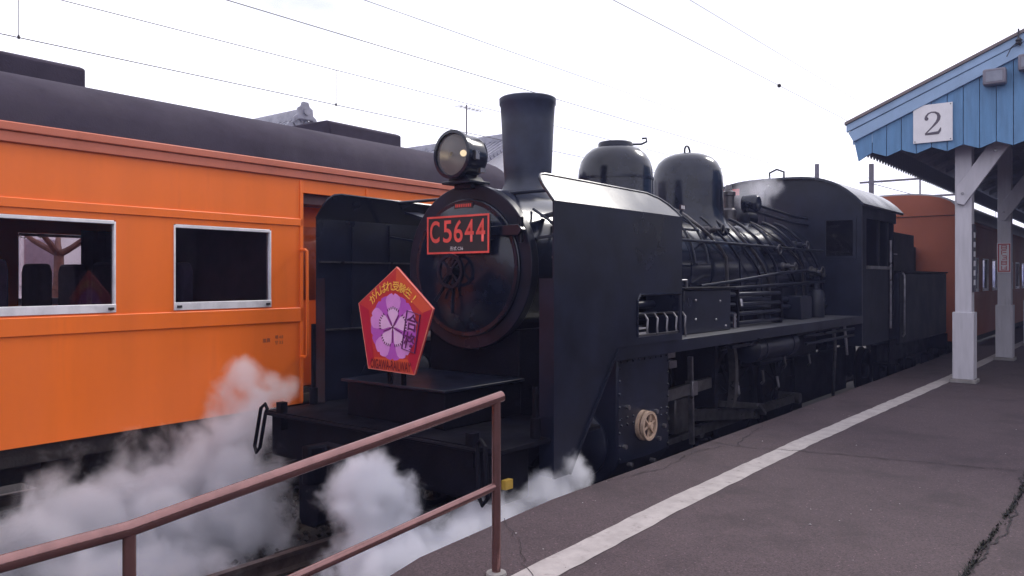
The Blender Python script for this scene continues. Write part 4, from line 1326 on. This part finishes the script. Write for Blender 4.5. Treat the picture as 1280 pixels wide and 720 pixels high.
# stamp with two characters in a box
sx_, sz_ = -4.575, 1.128
tilt = -.20
X_ = Vector((math.cos(tilt), 0, math.sin(tilt))); Y_ = Vector((-math.sin(tilt) * 1.0, 0, math.cos(tilt)))
def st(a, b): return Vector((sx_, HY - .0075, sz_)) + X_ * a + Y_ * b
w_, h_ = .074, .155
fr = [st(-w_, -h_), st(w_, -h_), st(w_, h_), st(-w_, h_)]
MB().tube(fr, .006, 6, closed=True).build('stamp_border', pk[3], hm)
lettering('stamp_lettering', '合', pk[3], hm, st(0, .074) + Vector((0, .002, 0)), X_, Y_, height=.138, width=.128, extrude=.002, bold=.018)
lettering('stamp_lettering', '格', pk[3], hm, st(0, -.075) + Vector((0, .002, 0)), X_, Y_, height=.138, width=.128, extrude=.002, bold=.018)
MB().box(cxh - .10, cxh - .06, HY + .0295, HY + .05, .69, 1.2).box(cxh + .06, cxh + .10, HY + .0295, HY + .05, .69, 1.2).build('stand', blackm, hm)

# ------------------------------------------------------------------ handrail at the platform ramp
hr_ = empty('handrail', (-2.70, 3.2, 0))
tag(hr_, 'brown painted tubular handrail sloping down beside the platform ramp', 'handrail')
A = Vector((-2.685, 3.24, .925)); B = Vector((-2.945, 1.42, .628)); C = Vector((-3.05, .2, .555)); D = Vector((-3.12, -1.6, .50))
MB().tube([A + (A - B).normalized() * .02, A, A.lerp(B, .5), A.lerp(B, .88), B.lerp(A, .03) * .5 + B.lerp(C, .05) * .5 - Vector((0, 0, .004)), B.lerp(C, .18), C, D], .0295, 20).build('top_rail', brown, hr_)
lo = lambda p, dz=.46: Vector((p.x, p.y, p.z - dz))
MB().tube([lo(A), lo(A).lerp(lo(B), .5), lo(A).lerp(lo(B), .88), lo(B).lerp(lo(C), .18), lo(C), lo(D)], .0215, 16).build('lower_rail', brown, hr_)
p1 = MB().cyl((A.x, A.y - .02, .0), (A.x, A.y - .02, .92), .0235, n=18).build('post', brown, hr_)
MB().lathe((A.x, A.y - .02, .0), (0, 0, 1), [(.055, 0), (.052, .012), (.03, .016)], 18).build('post_foot', conc, p1)
MB().cyl((B.x, B.y, -.31), (B.x, B.y, .62), .0235, n=18).build('post', brown, hr_)
MB().cyl((D.x, D.y + .4, -.31), (D.x, D.y + .4, .60), .0235, n=18).build('post', brown, hr_)

# ------------------------------------------------------------------ platform canopy
can = empty('platform_canopy', (0.2, 26, 0))
tag(can, 'blue boarded platform canopy with zigzag valance on white posts', 'canopy')
EX, EZ, RX_, RZ_ = -3.74, 3.93, .35, 5.66          # eave tip, ridge (roof top surface)
sl = (RZ_ - EZ) / (RX_ - EX)
CYF, CYB = 13.05, 62.0
zr = lambda x: EZ + sl * (x - EX) if x <= RX_ else RZ_ - sl * (x - RX_)
XR = 2 * RX_ - EX
for a, b in ((EX, RX_), (RX_, XR)):
    MB().prism([(a, zr(a)), (b, zr(b)), (b, zr(b) + .045), (a, zr(a) + .045)], 'y', CYF - .12, CYB).build('roof_sheet', canroof, can)
    MB().prism([(a, zr(a) - .05), (b, zr(b) - .05), (b, zr(b) - .002), (a, zr(a) - .002)], 'y', CYF + .05, CYB).build('roof_boarding', under, can)
for a, b in ((EX + .02, RX_), (RX_, XR - .02)):     # barge boards, two strips
    MB().prism([(a, zr(a) - .12), (b, zr(b) - .12), (b, zr(b) - .003), (a, zr(a) - .003)], 'y', CYF - .09, CYF - .045).build('barge_board', paleblue, can, bevel=.005)
    MB().prism([(a + .10 * (a < 0), zr(a) - .27), (b, zr(b) - .27), (b, zr(b) - .121), (a + .02 * (a < 0), zr(a) - .121)], 'y', CYF - .075, CYF - .035).build('barge_board', paleblue, can, bevel=.005)
MB().box(EX + .10, EX + .42, CYF - .034, CYF + .0, EZ - .30, EZ - .16).build('eave_block', paleblue, can)
x = -3.56
k = 0
PW = .205
while x < 4.2:                                       # gable boards with a zigzag foot
    zt_ = min(zr(x), zr(x + PW)) - .10
    lo_, hi_ = 3.40, 3.475
    za, zb_ = (lo_, hi_) if k % 2 == 0 else (hi_, lo_)
    if k == 0: za, zb_ = 3.36, hi_
    if zt_ > 3.6:
        ptop = [(x + PW - .004, zr(x + PW) - .10), (x + .004, zr(x) - .10)]
        if k == 0:
            ptop = [(x + PW - .004, zr(x + PW) - .10), (x - .10, zr(x) - .12)]
        d_ = random.uniform(0, .006)
        MB().prism([(x + .004, za), (x + PW - .004, zb_)] + ptop, 'y', CYF - .030 - d_, CYF - .008 - d_).build('gable_board', blue, can, bevel=.003)
    x += PW
    k += 1
# eave valance boards, pointed, along the track side
vb_ = MB().prism([(CYF + .0, 3.86), (CYF + .0, 3.58), (CYF + .09, 3.50), (CYF + .18, 3.58), (CYF + .18, 3.86)], 'x', -3.60, -3.58).build('valance_board', under, can)
for k in range(1, 140):
    copy_part(vb_, can, (0, .182 * k, 0))
vb2 = copy_part(vb_, can, (7.84 + 3.59 - 3.15, 0, 0))
for k in range(1, 140):
    copy_part(vb2, can, (0, .182 * k, 0))
# rafters, purlins and posts
for y in [13.6 + 1.2 * i for i in range(40)]:
    for a, b in ((EX + .2, RX_), (RX_, XR - .2)):
        MB().prism([(a, zr(a) - .15), (b, zr(b) - .15), (b, zr(b) - .052), (a, zr(a) - .052)], 'y', y, y + .06).build('rafter', under, can)
for xx in (-2.19, RX_ + (RX_ + 2.19)):
    MB().box(xx - .09, xx + .09, CYF + .1, CYB, zr(xx) - .40, zr(xx) - .152).build('purlin', under, can)
post_lab = None
for i, y in enumerate([13.53 + 4.18 * j for j in range(12)]):
    for side, xx in ((0, -2.19), (1, 2 * RX_ + 2.19)):
        zt_ = zr(xx) - .41
        p_ = MB().box(xx - .11, xx + .11, y - .11, y + .11, .08, zt_).build('post', postw, can, bevel=.008)
        MB().box(xx - .14, xx + .14, y - .14, y + .14, .06, 1.05).build('post_sleeve', postw, p_, bevel=.006)
        MB().box(xx - .17, xx + .17, y - .17, y + .17, .0, .058).build('post_foot', conc, p_, bevel=.01)
        s_ = 1 if side == 0 else -1
        MB().prism([(xx - s_ * .08, 2.90), (xx - s_ * .08, 2.66), (xx + s_ * .02, 2.63), (xx + s_ * .62, 3.50), (xx + s_ * .42, 3.62)] if s_ > 0 else
                   [(xx + .08, 2.90), (xx + .08, 2.66), (xx - .02, 2.63), (xx - .62, 3.50), (xx - .42, 3.62)], 'y', y - .175, y - .112).build('brace', postw, p_, bevel=.006)
        bl = MB()
        for bz, bx in ((2.80, .0), (3.40, .42)):
            bl.cyl((xx + s_ * bx, y - .19, bz), (xx + s_ * bx, y - .174, bz), .022, n=8)
        bl.build('brace_bolts', steel, p_)
    a = zr(-2.19) - .40
    MB().box(-2.08, 2 * RX_ + 2.08, y - .06, y + .06, a - .18, a - .02).build('tie_beam', under, can)

# number board
nb = MB().box(-2.775, -2.255, CYF - .066, CYF - .048, 3.545, 4.10).build('number_sign', signw, None, bevel=.002)
# origin at base
tag(nb, 'white square board with a grey serif number 2 on the blue gable', 'sign')


def thick(path, widths, y, name, mat, parent):
    n_ = len(path)
    vs_ = []
    for i in range(n_):
        p, a, b = Vector(path[i]), Vector(path[max(0, i - 1)]), Vector(path[min(n_ - 1, i + 1)])
        d = (b - a).normalized()
        s = Vector((-d.y, d.x)) * widths[i]
        vs_ += [(p.x - s.x, y, p.y - s.y), (p.x + s.x, y, p.y + s.y)]
    fs_ = [(2 * i, 2 * i + 1, 2 * i + 3, 2 * i + 2) for i in range(n_ - 1)]
    return MB().add(vs_, fs_).build(name, mat, parent)


ox, oz, s2 = -2.515, 3.655, .335
def n2(a, b): return (ox + a * s2, oz + b * s2)
pth = [n2(-.27, .72), n2(-.25, .83), n2(-.17, .93), n2(-.04, .98), n2(.10, .96), n2(.21, .88), n2(.25, .76), n2(.23, .64), n2(.15, .51), n2(.0, .34), n2(-.16, .18), n2(-.28, .06)]
wd = [.030, .022, .018, .015, .020, .030, .038, .036, .028, .019, .015, .014]
greyprint = pmat('print_grey', (0.10, 0.085, 0.11), 0.6, var=0.05)
thick(pth, [w * s2 / .335 * .62 for w in wd], CYF - .0685, 'numeral', greyprint, nb)
thick([n2(-.30, .035), n2(.0, .05), n2(.22, .06), n2(.29, .15), n2(.32, .27)], [.014, .020, .022, .016, .006], CYF - .0695, 'numeral', greyprint, nb)
MB().cyl((n2(-.24, .71)[0], CYF - .071, n2(-.24, .71)[1]), (n2(-.24, .71)[0], CYF - .0665, n2(-.24, .71)[1]), .026, n=16).build('numeral', greyprint, nb)
nl = MB()
for a, b in ((-2.75, 3.57), (-2.28, 3.57), (-2.28, 4.075), (-2.75, 4.075)):
    nl.cyl((a, CYF - .072, b), (a, CYF - .0655, b), .008, n=8)
nl.build('nail_heads', dsteel, nb)
# loudspeakers under the barge board
for xx, zz, lab in ((-1.72, 4.36, 'small grey loudspeaker box high on the blue gable beside the number board'), (-1.30, 4.50, 'small grey loudspeaker box at the picture edge under the gable slope')):
    e = empty('loudspeaker', (xx, CYF - .07, zz - .1))
    tag(e, lab, 'loudspeaker')
    MB().box(xx - .14, xx + .14, CYF - .20, CYF - .052, zz - .11, zz + .11).build('case', greyp, e, bevel=.02)
    MB().box(xx - .10, xx + .10, CYF - .206, CYF - .2005, zz - .07, zz + .07).build('grille', under, e)
e = empty('cable_bracket', (-1.44, CYF - .1, 4.72))
tag(e, 'black cable bracket with insulator fixed over the barge board', 'bracket')
MB().tube([(-1.44, CYF - .12, 4.98), (-1.44, CYF - .13, 4.86), (-1.42, CYF - .13, 4.74)], .012, 6).build('rod', wirem, e)
MB().lathe((-1.435, CYF - .13, 4.76), (0, 0, 1), [(.03, 0), (.045, .02), (.03, .04), (.045, .06), (.02, .09)], 12).build('insulator', wirem, e)
MB().tube([(-1.44, CYF - .13, 4.80), (-1.52, CYF - .13, 4.74), (-1.58, CYF - .12, 4.62)], .006, 6).build('cable', wirem, e)
# notice plates on the posts
npl = MB().box(-2.335 + .03, -2.08, 17.71 - .128, 17.71 - .112, 1.66, 2.22).build('notice_plate', signw, None)
npl.data.transform(Matrix.Identity(4))
tag(npl, 'narrow white notice with red border and red characters on the second post', 'notice')
nf = MB()
for a, b, c, d in ((-2.29, -2.09, 2.185, 2.205), (-2.29, -2.09, 1.675, 1.695), (-2.29, -2.272, 1.695, 2.185), (-2.108, -2.09, 1.695, 2.185)):
    nf.box(a, b, 17.71 - .134, 17.71 - .129, c, d)
nf.build('notice_border', printr, npl)
nm_ = MB()                     # five characters, too small to read
for i, bars in enumerate((((-.04, .04, .035), (-.04, .04, 0), (-.04, .04, -.035), 'l', 'r'), ((-.04, .04, .035), (-.02, .04, .0), 'l'), ((-.03, .03, .035), (-.01, .04, 0), 'r', (-.03, .02, -.03)),
                          ((-.04, .04, .03), (-.04, .04, .0), (-.04, .04, -.03), 'l', 'r'), ('l', (-.04, .04, -.035), (0, .04, 0), 'r'))):
    zc = 2.137 - .098 * i
    for b_ in bars:
        if b_ == 'l': nm_.box(-2.235, -2.222, 17.71 - .133, 17.71 - .129, zc - .04, zc + .04)
        elif b_ == 'r': nm_.box(-2.160, -2.147, 17.71 - .1335, 17.71 - .1292, zc - .04, zc + .04)
        else: nm_.box(-2.19 + b_[0], -2.19 + b_[1], 17.71 - .134, 17.71 - .1294, zc + b_[2] - .006, zc + b_[2] + .006)
tag(nm_.build('notice_lettering', printr, npl), kind='stuff')
npb = MB().box(-2.079, -2.060, 13.53 - .10, 13.53 + .10, 1.35, 2.35).build('notice_plate', printk, None)
tag(npb, 'dark narrow notice on the side of the nearest white post', 'notice')
for i in range(6):
    MB().box(-2.0595, -2.056, 13.53 - .075, 13.53 + .05, 1.45 + .14 * i, 1.53 + .14 * i).build('notice_line', signw, npb)

# ------------------------------------------------------------------ overhead wires and their gantry
GY = 46.0
wires = [(XB, 3.89, .0075, 'contact wire of the orange coach track, lowest wire over its roof', 'wire'),
         (XB, 4.36, .0065, 'messenger wire carrying the contact wire over the orange coach', 'wire'),
         (-6.10, 3.90, .0056, 'wire crossing the sky above the headlamp towards the funnel', 'wire'),
         (-6.10, 4.31, .0045, 'thin pale wire fading out left of the funnel top', 'wire'),
         (-4.90, 4.79, .0060, 'wire descending past the domes towards the canopy', 'wire'),
         (-4.45, 4.98, .0045, 'thin wire at the top of the sky between domes and canopy', 'wire')]
for i, (x, z, r_, lab, cat) in enumerate(wires):
    n_ = 18
    pts_ = []
    for k in range(n_ + 1):
        y = -14 + (GY + 14) * k / n_
        pts_.append((x, y, z))
    w = MB().tube(pts_, r_ * .72, 6).build('overhead_wire', wirem)
    tag(w, lab, cat, 'overhead wires along the tracks')
    if i == 0:
        for y in (-8.54, -4.67, -.8, 3.07, 6.94, 10.8, 14.7, 18.5):
            MB().tube([(x, y, z - .01), (x, y, z + .47)], .004, 6).lathe((x, y, z - .012), (0, 0, 1), [(.012, 0), (.016, .015), (.006, .04)], 8).build('dropper', wirem, w)
    if i in (4,):
        for y in (13.3, 19):
            MB().sphere((x, y, z), .035, 8, 6).build('wire_clamp', wirem, w)
gt = empty('catenary_gantry', (-3, GY, GZ))
tag(gt, 'dark steel catenary gantry with truss beam beyond the locomotive cab', 'gantry')
for xx in (-11.9, 7.5):
    MB().cyl((xx, GY, GZ), (xx, GY, 7.75), .16, .13, n=14).build('mast', mastm, gt)
MB().box(-12.5, 7.5, GY - .05, GY + .05, 6.72, 6.82).build('upper_chord', mastm, gt)
MB().box(-9.5, 7.5, GY - .05, GY + .05, 5.78, 5.88).build('lower_chord', mastm, gt)
for k in range(9):
    xx = -9.5 + 2.1 * k
    MB().box(xx - .035, xx + .035, GY - .035, GY + .035, 5.88, 6.72).build('strut', mastm, gt)
    if k < 8:
        MB().tube([(xx, GY, 6.72), (xx + 2.1, GY, 5.88)], .018, 6).build('diagonal', mastm, gt)
MB().tube([(-11.9, GY, 6.7), (-9.5, GY, 5.83)], .018, 6).build('diagonal', mastm, gt)
for (x, z, *_) in wires:
    MB().tube([(x, GY, z), (x, GY, 5.8)], .012, 6).build('suspension_rod', mastm, gt)
up = MB().cyl((-16.4, 51, GZ), (-16.4, 51, 8.7), .17, .13, n=12).build('utility_pole', mastm)
tag(up, 'dark utility pole showing above the cab roof', 'pole')

# ------------------------------------------------------------------ houses, antenna and tree behind the coach


def house(name, label, xf, yc, zr_, pitch, half, depth, zeave, ornament=True, holes=()):
    """gable end towards the tracks at x = xf, ridge running away along -x."""
    root = empty(name, (xf - depth / 2, yc, GZ))
    tag(root, label, 'house')
    ze_ = zr_ - pitch * half
    wall = MB().prism([(yc - half + .5, GZ), (yc + half - .5, GZ), (yc + half - .5, ze_ + pitch * .5 - .2), (yc, zr_ - .22), (yc - half + .5, ze_ + pitch * .5 - .2)], 'x', xf - depth + .4, xf - .5).build('wall', plaster, root)
    for s in (-1, 1):
        rf_ = MB().prism([(yc, zr_ - .12), (yc + s * half, ze_ - .12), (yc + s * half, ze_), (yc, zr_)], 'x', xf - depth, xf).build('roof', tilem, root)
        n_ = 0
        d = Vector((0, s, -pitch)).normalized()
        tl = MB()
        L_ = half * math.sqrt(1 + pitch ** 2)
        xx = xf - .08
        while xx > xf - depth:
            tl.tube([(xx, yc + d.y * .05, zr_ + .02 + d.z * .05), (xx, yc + d.y * L_, zr_ + .02 + d.z * L_)], .075, 6)
            xx -= .30
        tag(tl.build('tile_rolls', tilem, rf_), kind='stuff')
        vt = MB()
        for i in range(int(L_ / .26)):
            p = Vector((xf, yc, zr_)) + d * (i * .26 + .05)
            vt.cyl((xf - .03, p.y, p.z + .02), (xf + .05, p.y, p.z + .02), .11, n=10)
        vt.build('verge_tiles', tilem, rf_)
    rd = MB().prism([(yc - .17, zr_ - .02), (yc + .17, zr_ - .02), (yc + .13, zr_ + .24), (yc + .06, zr_ + .31), (yc - .06, zr_ + .31), (yc - .13, zr_ + .24)], 'x', xf - depth, xf + .02).build('ridge', tilem, root)
    if ornament:
        om = MB().prism([(yc - .42, zr_ - .18), (yc - .22, zr_ - .05), (yc + .22, zr_ - .05), (yc + .42, zr_ - .18), (yc + .40, zr_ + .02), (yc + .28, zr_ + .10), (yc + .26, zr_ + .30), (yc + .15, zr_ + .36), (yc + .10, zr_ + .50), (yc - .10, zr_ + .50), (yc - .15, zr_ + .36), (yc - .26, zr_ + .30), (yc - .28, zr_ + .10), (yc - .40, zr_ + .02)], 'x', xf + .02, xf + .14)
        om.build('ridge_ornament', tilem, rd, bevel=.03)
        MB().cyl((xf + .12, yc, zr_ + .20), (xf + .20, yc, zr_ + .20), .11, n=16).build('ornament_boss', tilem, rd)
    for hy, hz in holes:
        MB().cyl((xf - .55, hy, hz), (xf - .47, hy, hz), .10, n=16).build('vent_hole', printk, root)
    return root


house('house', 'grey tiled roof with ridge ornament peeping over the orange coach', -20.0, 14.9, 6.36, .60, 4.2, 9.0, 4)
house('house', 'white plastered house with tiled gable behind the funnel', -22.0, 27.9, 7.75, .56, 4.6, 9.0, 5, holes=((26.12, 6.75), (26.42, 6.75)))
house('house', 'low tiled roof with ornament between headlamp and funnel', -20.3, 24.25, 5.35, .55, 2.6, 6.0, 4)
an = empty('tv_antenna', (-22.2, 24.7, 5.9))
tag(an, 'thin television antenna mast rising left of the headlamp', 'antenna')
MB().tube([(-22.2, 24.7, 5.9), (-22.2, 24.7, 8.75)], .03, 6).build('mast', mastm, an)
MB().tube([(-22.2, 24.2, 8.62), (-22.2, 25.6, 8.62)], .018, 6).build('boom', mastm, an)
for i in range(6):
    y = 24.25 + .25 * i
    MB().tube([(-22.5, y, 8.62), (-21.9, y, 8.62)], .010, 5).build('element', mastm, an)
# white building seen through the coach window
wb = empty('white_building', (-19, 8.5, GZ))
tag(wb, 'white building seen through the coach window behind the tree', 'building')
MB().box(-22, -17.6, 4.0, 14, GZ, 4.0).build('wall', plaster, wb)
MB().box(-22.3, -17.3, 3.8, 14.2, 4.001, 4.2).build('roof', tilem, wb)
for y in (6.3, 7.6, 9.2, 11.0):
    f = MB().box(-17.599, -17.55, y, y + .75, 1.4, 2.4).build('window', alu, wb)
    MB().box(-17.549, -17.545, y + .06, y + .69, 1.46, 2.34).build('pane', glass, f)
MB().box(-17.599, -17.4, 4.0, 14, .55, .95).build('plinth_rail', tilem, wb)
# pruned tree
tr = empty('pruned_tree', (-13.6, 5.42, GZ))
tag(tr, 'pruned bare tree with brown trunk seen through the coach window', 'tree')
rnd = random.Random(21)
tm = MB()
base = Vector((-13.6, 5.42, GZ))


def limb(mb, p, d, L, r, depth, tips):
    n_ = 5
    pts_ = [p.copy()]
    q = p.copy()
    dd = d.normalized()
    for i in range(n_):
        dd = (dd + Vector((rnd.gauss(0, .13), rnd.gauss(0, .13), rnd.gauss(0.03, .08)))).normalized()
        q = q + dd * (L / n_)
        pts_.append(q.copy())
    for i in range(n_):
        mb.cyl(pts_[i], pts_[i + 1], r * (1 - .1 * i), r * (1 - .1 * (i + 1)), n=8, caps=False)
    tips.append((q, dd))
    if depth > 0:
        for k in range(3 if depth > 1 else 4):
            a = rnd.uniform(0, 2 * PI)
            nd = (dd * .75 + Vector((math.cos(a) * .75, math.sin(a) * .75, rnd.uniform(-.1, .35)))).normalized()
            limb(mb, q, nd, L * rnd.uniform(.55, .75), r * .52, depth - 1, tips)


tips = []
trunk = MB()
for i in range(10):
    trunk.cyl(base + Vector((.02 * math.sin(i), .02 * math.cos(i * 1.3), .29 * i)), base + Vector((.02 * math.sin(i + 1), .02 * math.cos((i + 1) * 1.3), .29 * (i + 1))), .13 - .006 * i, .13 - .006 * (i + 1), n=12, caps=False)
trunk.build('trunk', bark, tr)
top_ = base + Vector((.02 * math.sin(10), .02 * math.cos(13.0), 2.88))
lm = MB()
for a in range(5):
    t = a * 2 * PI / 5 + .4
    limb(lm, top_, Vector((math.cos(t) * .8, math.sin(t) * .8, .42)), .75, .055, 2, tips)
lm.build('limbs', bark, tr)
cr = MB()
for p, d in tips:
    for k in range(7):
        c = p + Vector((rnd.gauss(0, .10), rnd.gauss(0, .10), rnd.gauss(0, .10)))
        a = Vector((rnd.gauss(0, 1), rnd.gauss(0, 1), rnd.gauss(0, 1))).normalized() * .05
        b = a.cross(Vector((rnd.gauss(0, 1), rnd.gauss(0, 1), 1))).normalized() * .03
        cr.add([c - a, c + b, c + a, c - b], [(0, 1, 2, 3)])
tag(cr.build('crown', pmat('tree_leaf', (0.05, 0.055, 0.03), 0.7), tr), kind='stuff')

# unseen station building, added to darken reflections in the loco and coach windows
stb = empty('reflection_building', (13, 12, GZ))
tag(stb, 'long brown timber building added out of view for its dark reflection in the train', 'building')
wood = pmat('dark_timber', (0.075, 0.050, 0.042), 0.7, var=0.15, scale=4, streak=True)
MB().box(10.5, 16, -24, 80, GZ, 3.6).build('wall', wood, stb)
MB().prism([(9.2, 3.35), (13.2, 5.6), (17.2, 3.35), (17.2, 3.2), (13.2, 5.4), (9.2, 3.2)], 'y', -25, 81).build('roof', tilem, stb)
for k in range(14):
    f = MB().box(10.44, 10.499, -21 + 5 * k, -19.2 + 5 * k, .8, 2.4).build('window', wood, stb)
    MB().box(10.43, 10.439, -20.9 + 5 * k, -19.3 + 5 * k, .9, 2.3).build('pane', glass, f)

# ------------------------------------------------------------------ steam


def steam(name, label, box, puffs, dens, nscale, seed, thr=0.10, amp=0.55, wide=0.55, colr=(0.93, 0.93, 0.985)):
    """A closed box whose volume is a cluster of noisy puffs: (centre, radii, weight)."""
    m, nt, out = nodes_of(name + '_volume')
    N, L = nt.nodes.new, nt.links.new
    geo = N('ShaderNodeNewGeometry')
    acc = None
    for c, r in puffs:
        sb = N('ShaderNodeVectorMath'); sb.operation = 'SUBTRACT'
        L(geo.outputs['Position'], sb.inputs[0]); sb.inputs[1].default_value = c
        dv = N('ShaderNodeVectorMath'); dv.operation = 'DIVIDE'
        L(sb.outputs[0], dv.inputs[0]); dv.inputs[1].default_value = r
        ln = N('ShaderNodeVectorMath'); ln.operation = 'LENGTH'
        L(dv.outputs[0], ln.inputs[0])
        if acc is None:
            acc = ln.outputs['Value']
        else:
            mn = N('ShaderNodeMath'); mn.operation = 'SMOOTH_MIN'
            L(acc, mn.inputs[0]); L(ln.outputs['Value'], mn.inputs[1]); mn.inputs[2].default_value = 0.18
            acc = mn.outputs[0]
    inv = N('ShaderNodeMath'); inv.operation = 'SUBTRACT'; inv.inputs[0].default_value = 1.0
    L(acc, inv.inputs[1])
    nz = N('ShaderNodeTexNoise'); nz.noise_dimensions = '3D'
    nz.inputs['Scale'].default_value = nscale; nz.inputs['Detail'].default_value = 6.0; nz.inputs['Roughness'].default_value = 0.58
    nz.inputs['Distortion'].default_value = 0.35
    mp_ = N('ShaderNodeMapping'); mp_.inputs['Location'].default_value = (seed, seed * .7, -seed)
    L(geo.outputs['Position'], mp_.inputs['Vector']); L(mp_.outputs[0], nz.inputs['Vector'])
    nc = N('ShaderNodeMath'); nc.operation = 'SUBTRACT'; L(nz.outputs['Fac'], nc.inputs[0]); nc.inputs[1].default_value = 0.5
    ns = N('ShaderNodeMath'); ns.operation = 'MULTIPLY_ADD'; L(nc.outputs[0], ns.inputs[0]); ns.inputs[1].default_value = amp * 4.0
    L(inv.outputs[0], ns.inputs[2])
    rg = N('ShaderNodeMapRange'); rg.interpolation_type = 'SMOOTHSTEP'
    rg.inputs['From Min'].default_value = thr; rg.inputs['From Max'].default_value = thr + wide
    rg.inputs['To Min'].default_value = 0.0; rg.inputs['To Max'].default_value = dens
    L(ns.outputs[0], rg.inputs['Value'])
    v = N('ShaderNodeVolumePrincipled')
    v.inputs['Color'].default_value = (*colr, 1)
    v.inputs['Anisotropy'].default_value = 0.15
    L(rg.outputs[0], v.inputs['Density'])
    L(v.outputs[0], out.inputs['Volume'])
    x0, x1, y0, y1, z0, z1 = box
    o = MB().box(x0, x1, y0, y1, z0, z1).build(name, m)
    o.visible_shadow = True
    tag(o, label, 'steam', kind='stuff')
    return o


steam('steam_cloud', 'grey white steam drifting between the orange coach and the locomotive front', (-7.12, -5.35, 1.4, 5.4, -.93, 1.05),
      [((-6.65, 2.75, -.45), (.60, .60, .55)), ((-6.6, 3.35, -.45), (.65, .75, .62)), ((-6.55, 3.95, -.35), (.60, .65, .66)),
       ((-6.75, 4.30, .10), (.40, .38, .52)), ((-6.85, 4.42, .56), (.20, .22, .27)), ((-6.9, 4.82, .42), (.15, .45, .18)),
       ((-6.2, 3.0, -.78), (.85, .90, .40)), ((-6.3, 3.9, -.60), (.50, .7, .50)), ((-6.7, 2.1, -.50), (.4, .5, .38))],
      5.6, 3.0, 3.1, thr=.03, amp=.52, wide=.60)
steam('steam_cloud', 'white steam billowing from under the locomotive front along the platform edge', (-4.75, -3.34, 2.5, 5.45, -.93, .62),
      [((-4.16, 3.64, .06), (.36, .32, .33)), ((-4.02, 3.62, -.28), (.36, .36, .40)), ((-3.80, 3.65, -.45), (.45, .60, .45)), ((-3.62, 4.25, -.20), (.27, .60, .26)),
       ((-3.52, 4.75, -.06), (.22, .50, .22)), ((-3.47, 5.08, .06), (.15, .24, .19)), ((-3.95, 3.1, -.62), (.5, .5, .32))],
      16.0, 4.0, 8.7, thr=.03, amp=.46, wide=.55)
steam('steam_wisp', 'faint wisp of steam beside the safety valves', (XA - .3, XA + .8, 10.95, 12.9, 2.35, 3.3),
      [((XA + .2, 11.6, 2.8), (.35, .5, .28)), ((XA + .2, 12.1, 2.95), (.3, .45, .25))], 1.2, 3.6, 1.7)

# ------------------------------------------------------------------ thin blue air volume, added to imitate lens veil over the blacks
hm_, hnt, hout = nodes_of('veil_air')
hv = hnt.nodes.new('ShaderNodeVolumePrincipled')
hv.inputs['Color'].default_value = (0.50, 0.55, 1.0, 1)
hv.inputs['Density'].default_value = 0.0017
hv.inputs['Anisotropy'].default_value = 0.3
hnt.links.new(hv.outputs[0], hout.inputs['Volume'])
tag(MB().box(-1210, 1210, -1210, 1210, GZ - 1.0, 10.0).build('veil_volume', hm_), 'thin bluish air standing in for lens veil against the light', 'veil_volume', kind='stuff')
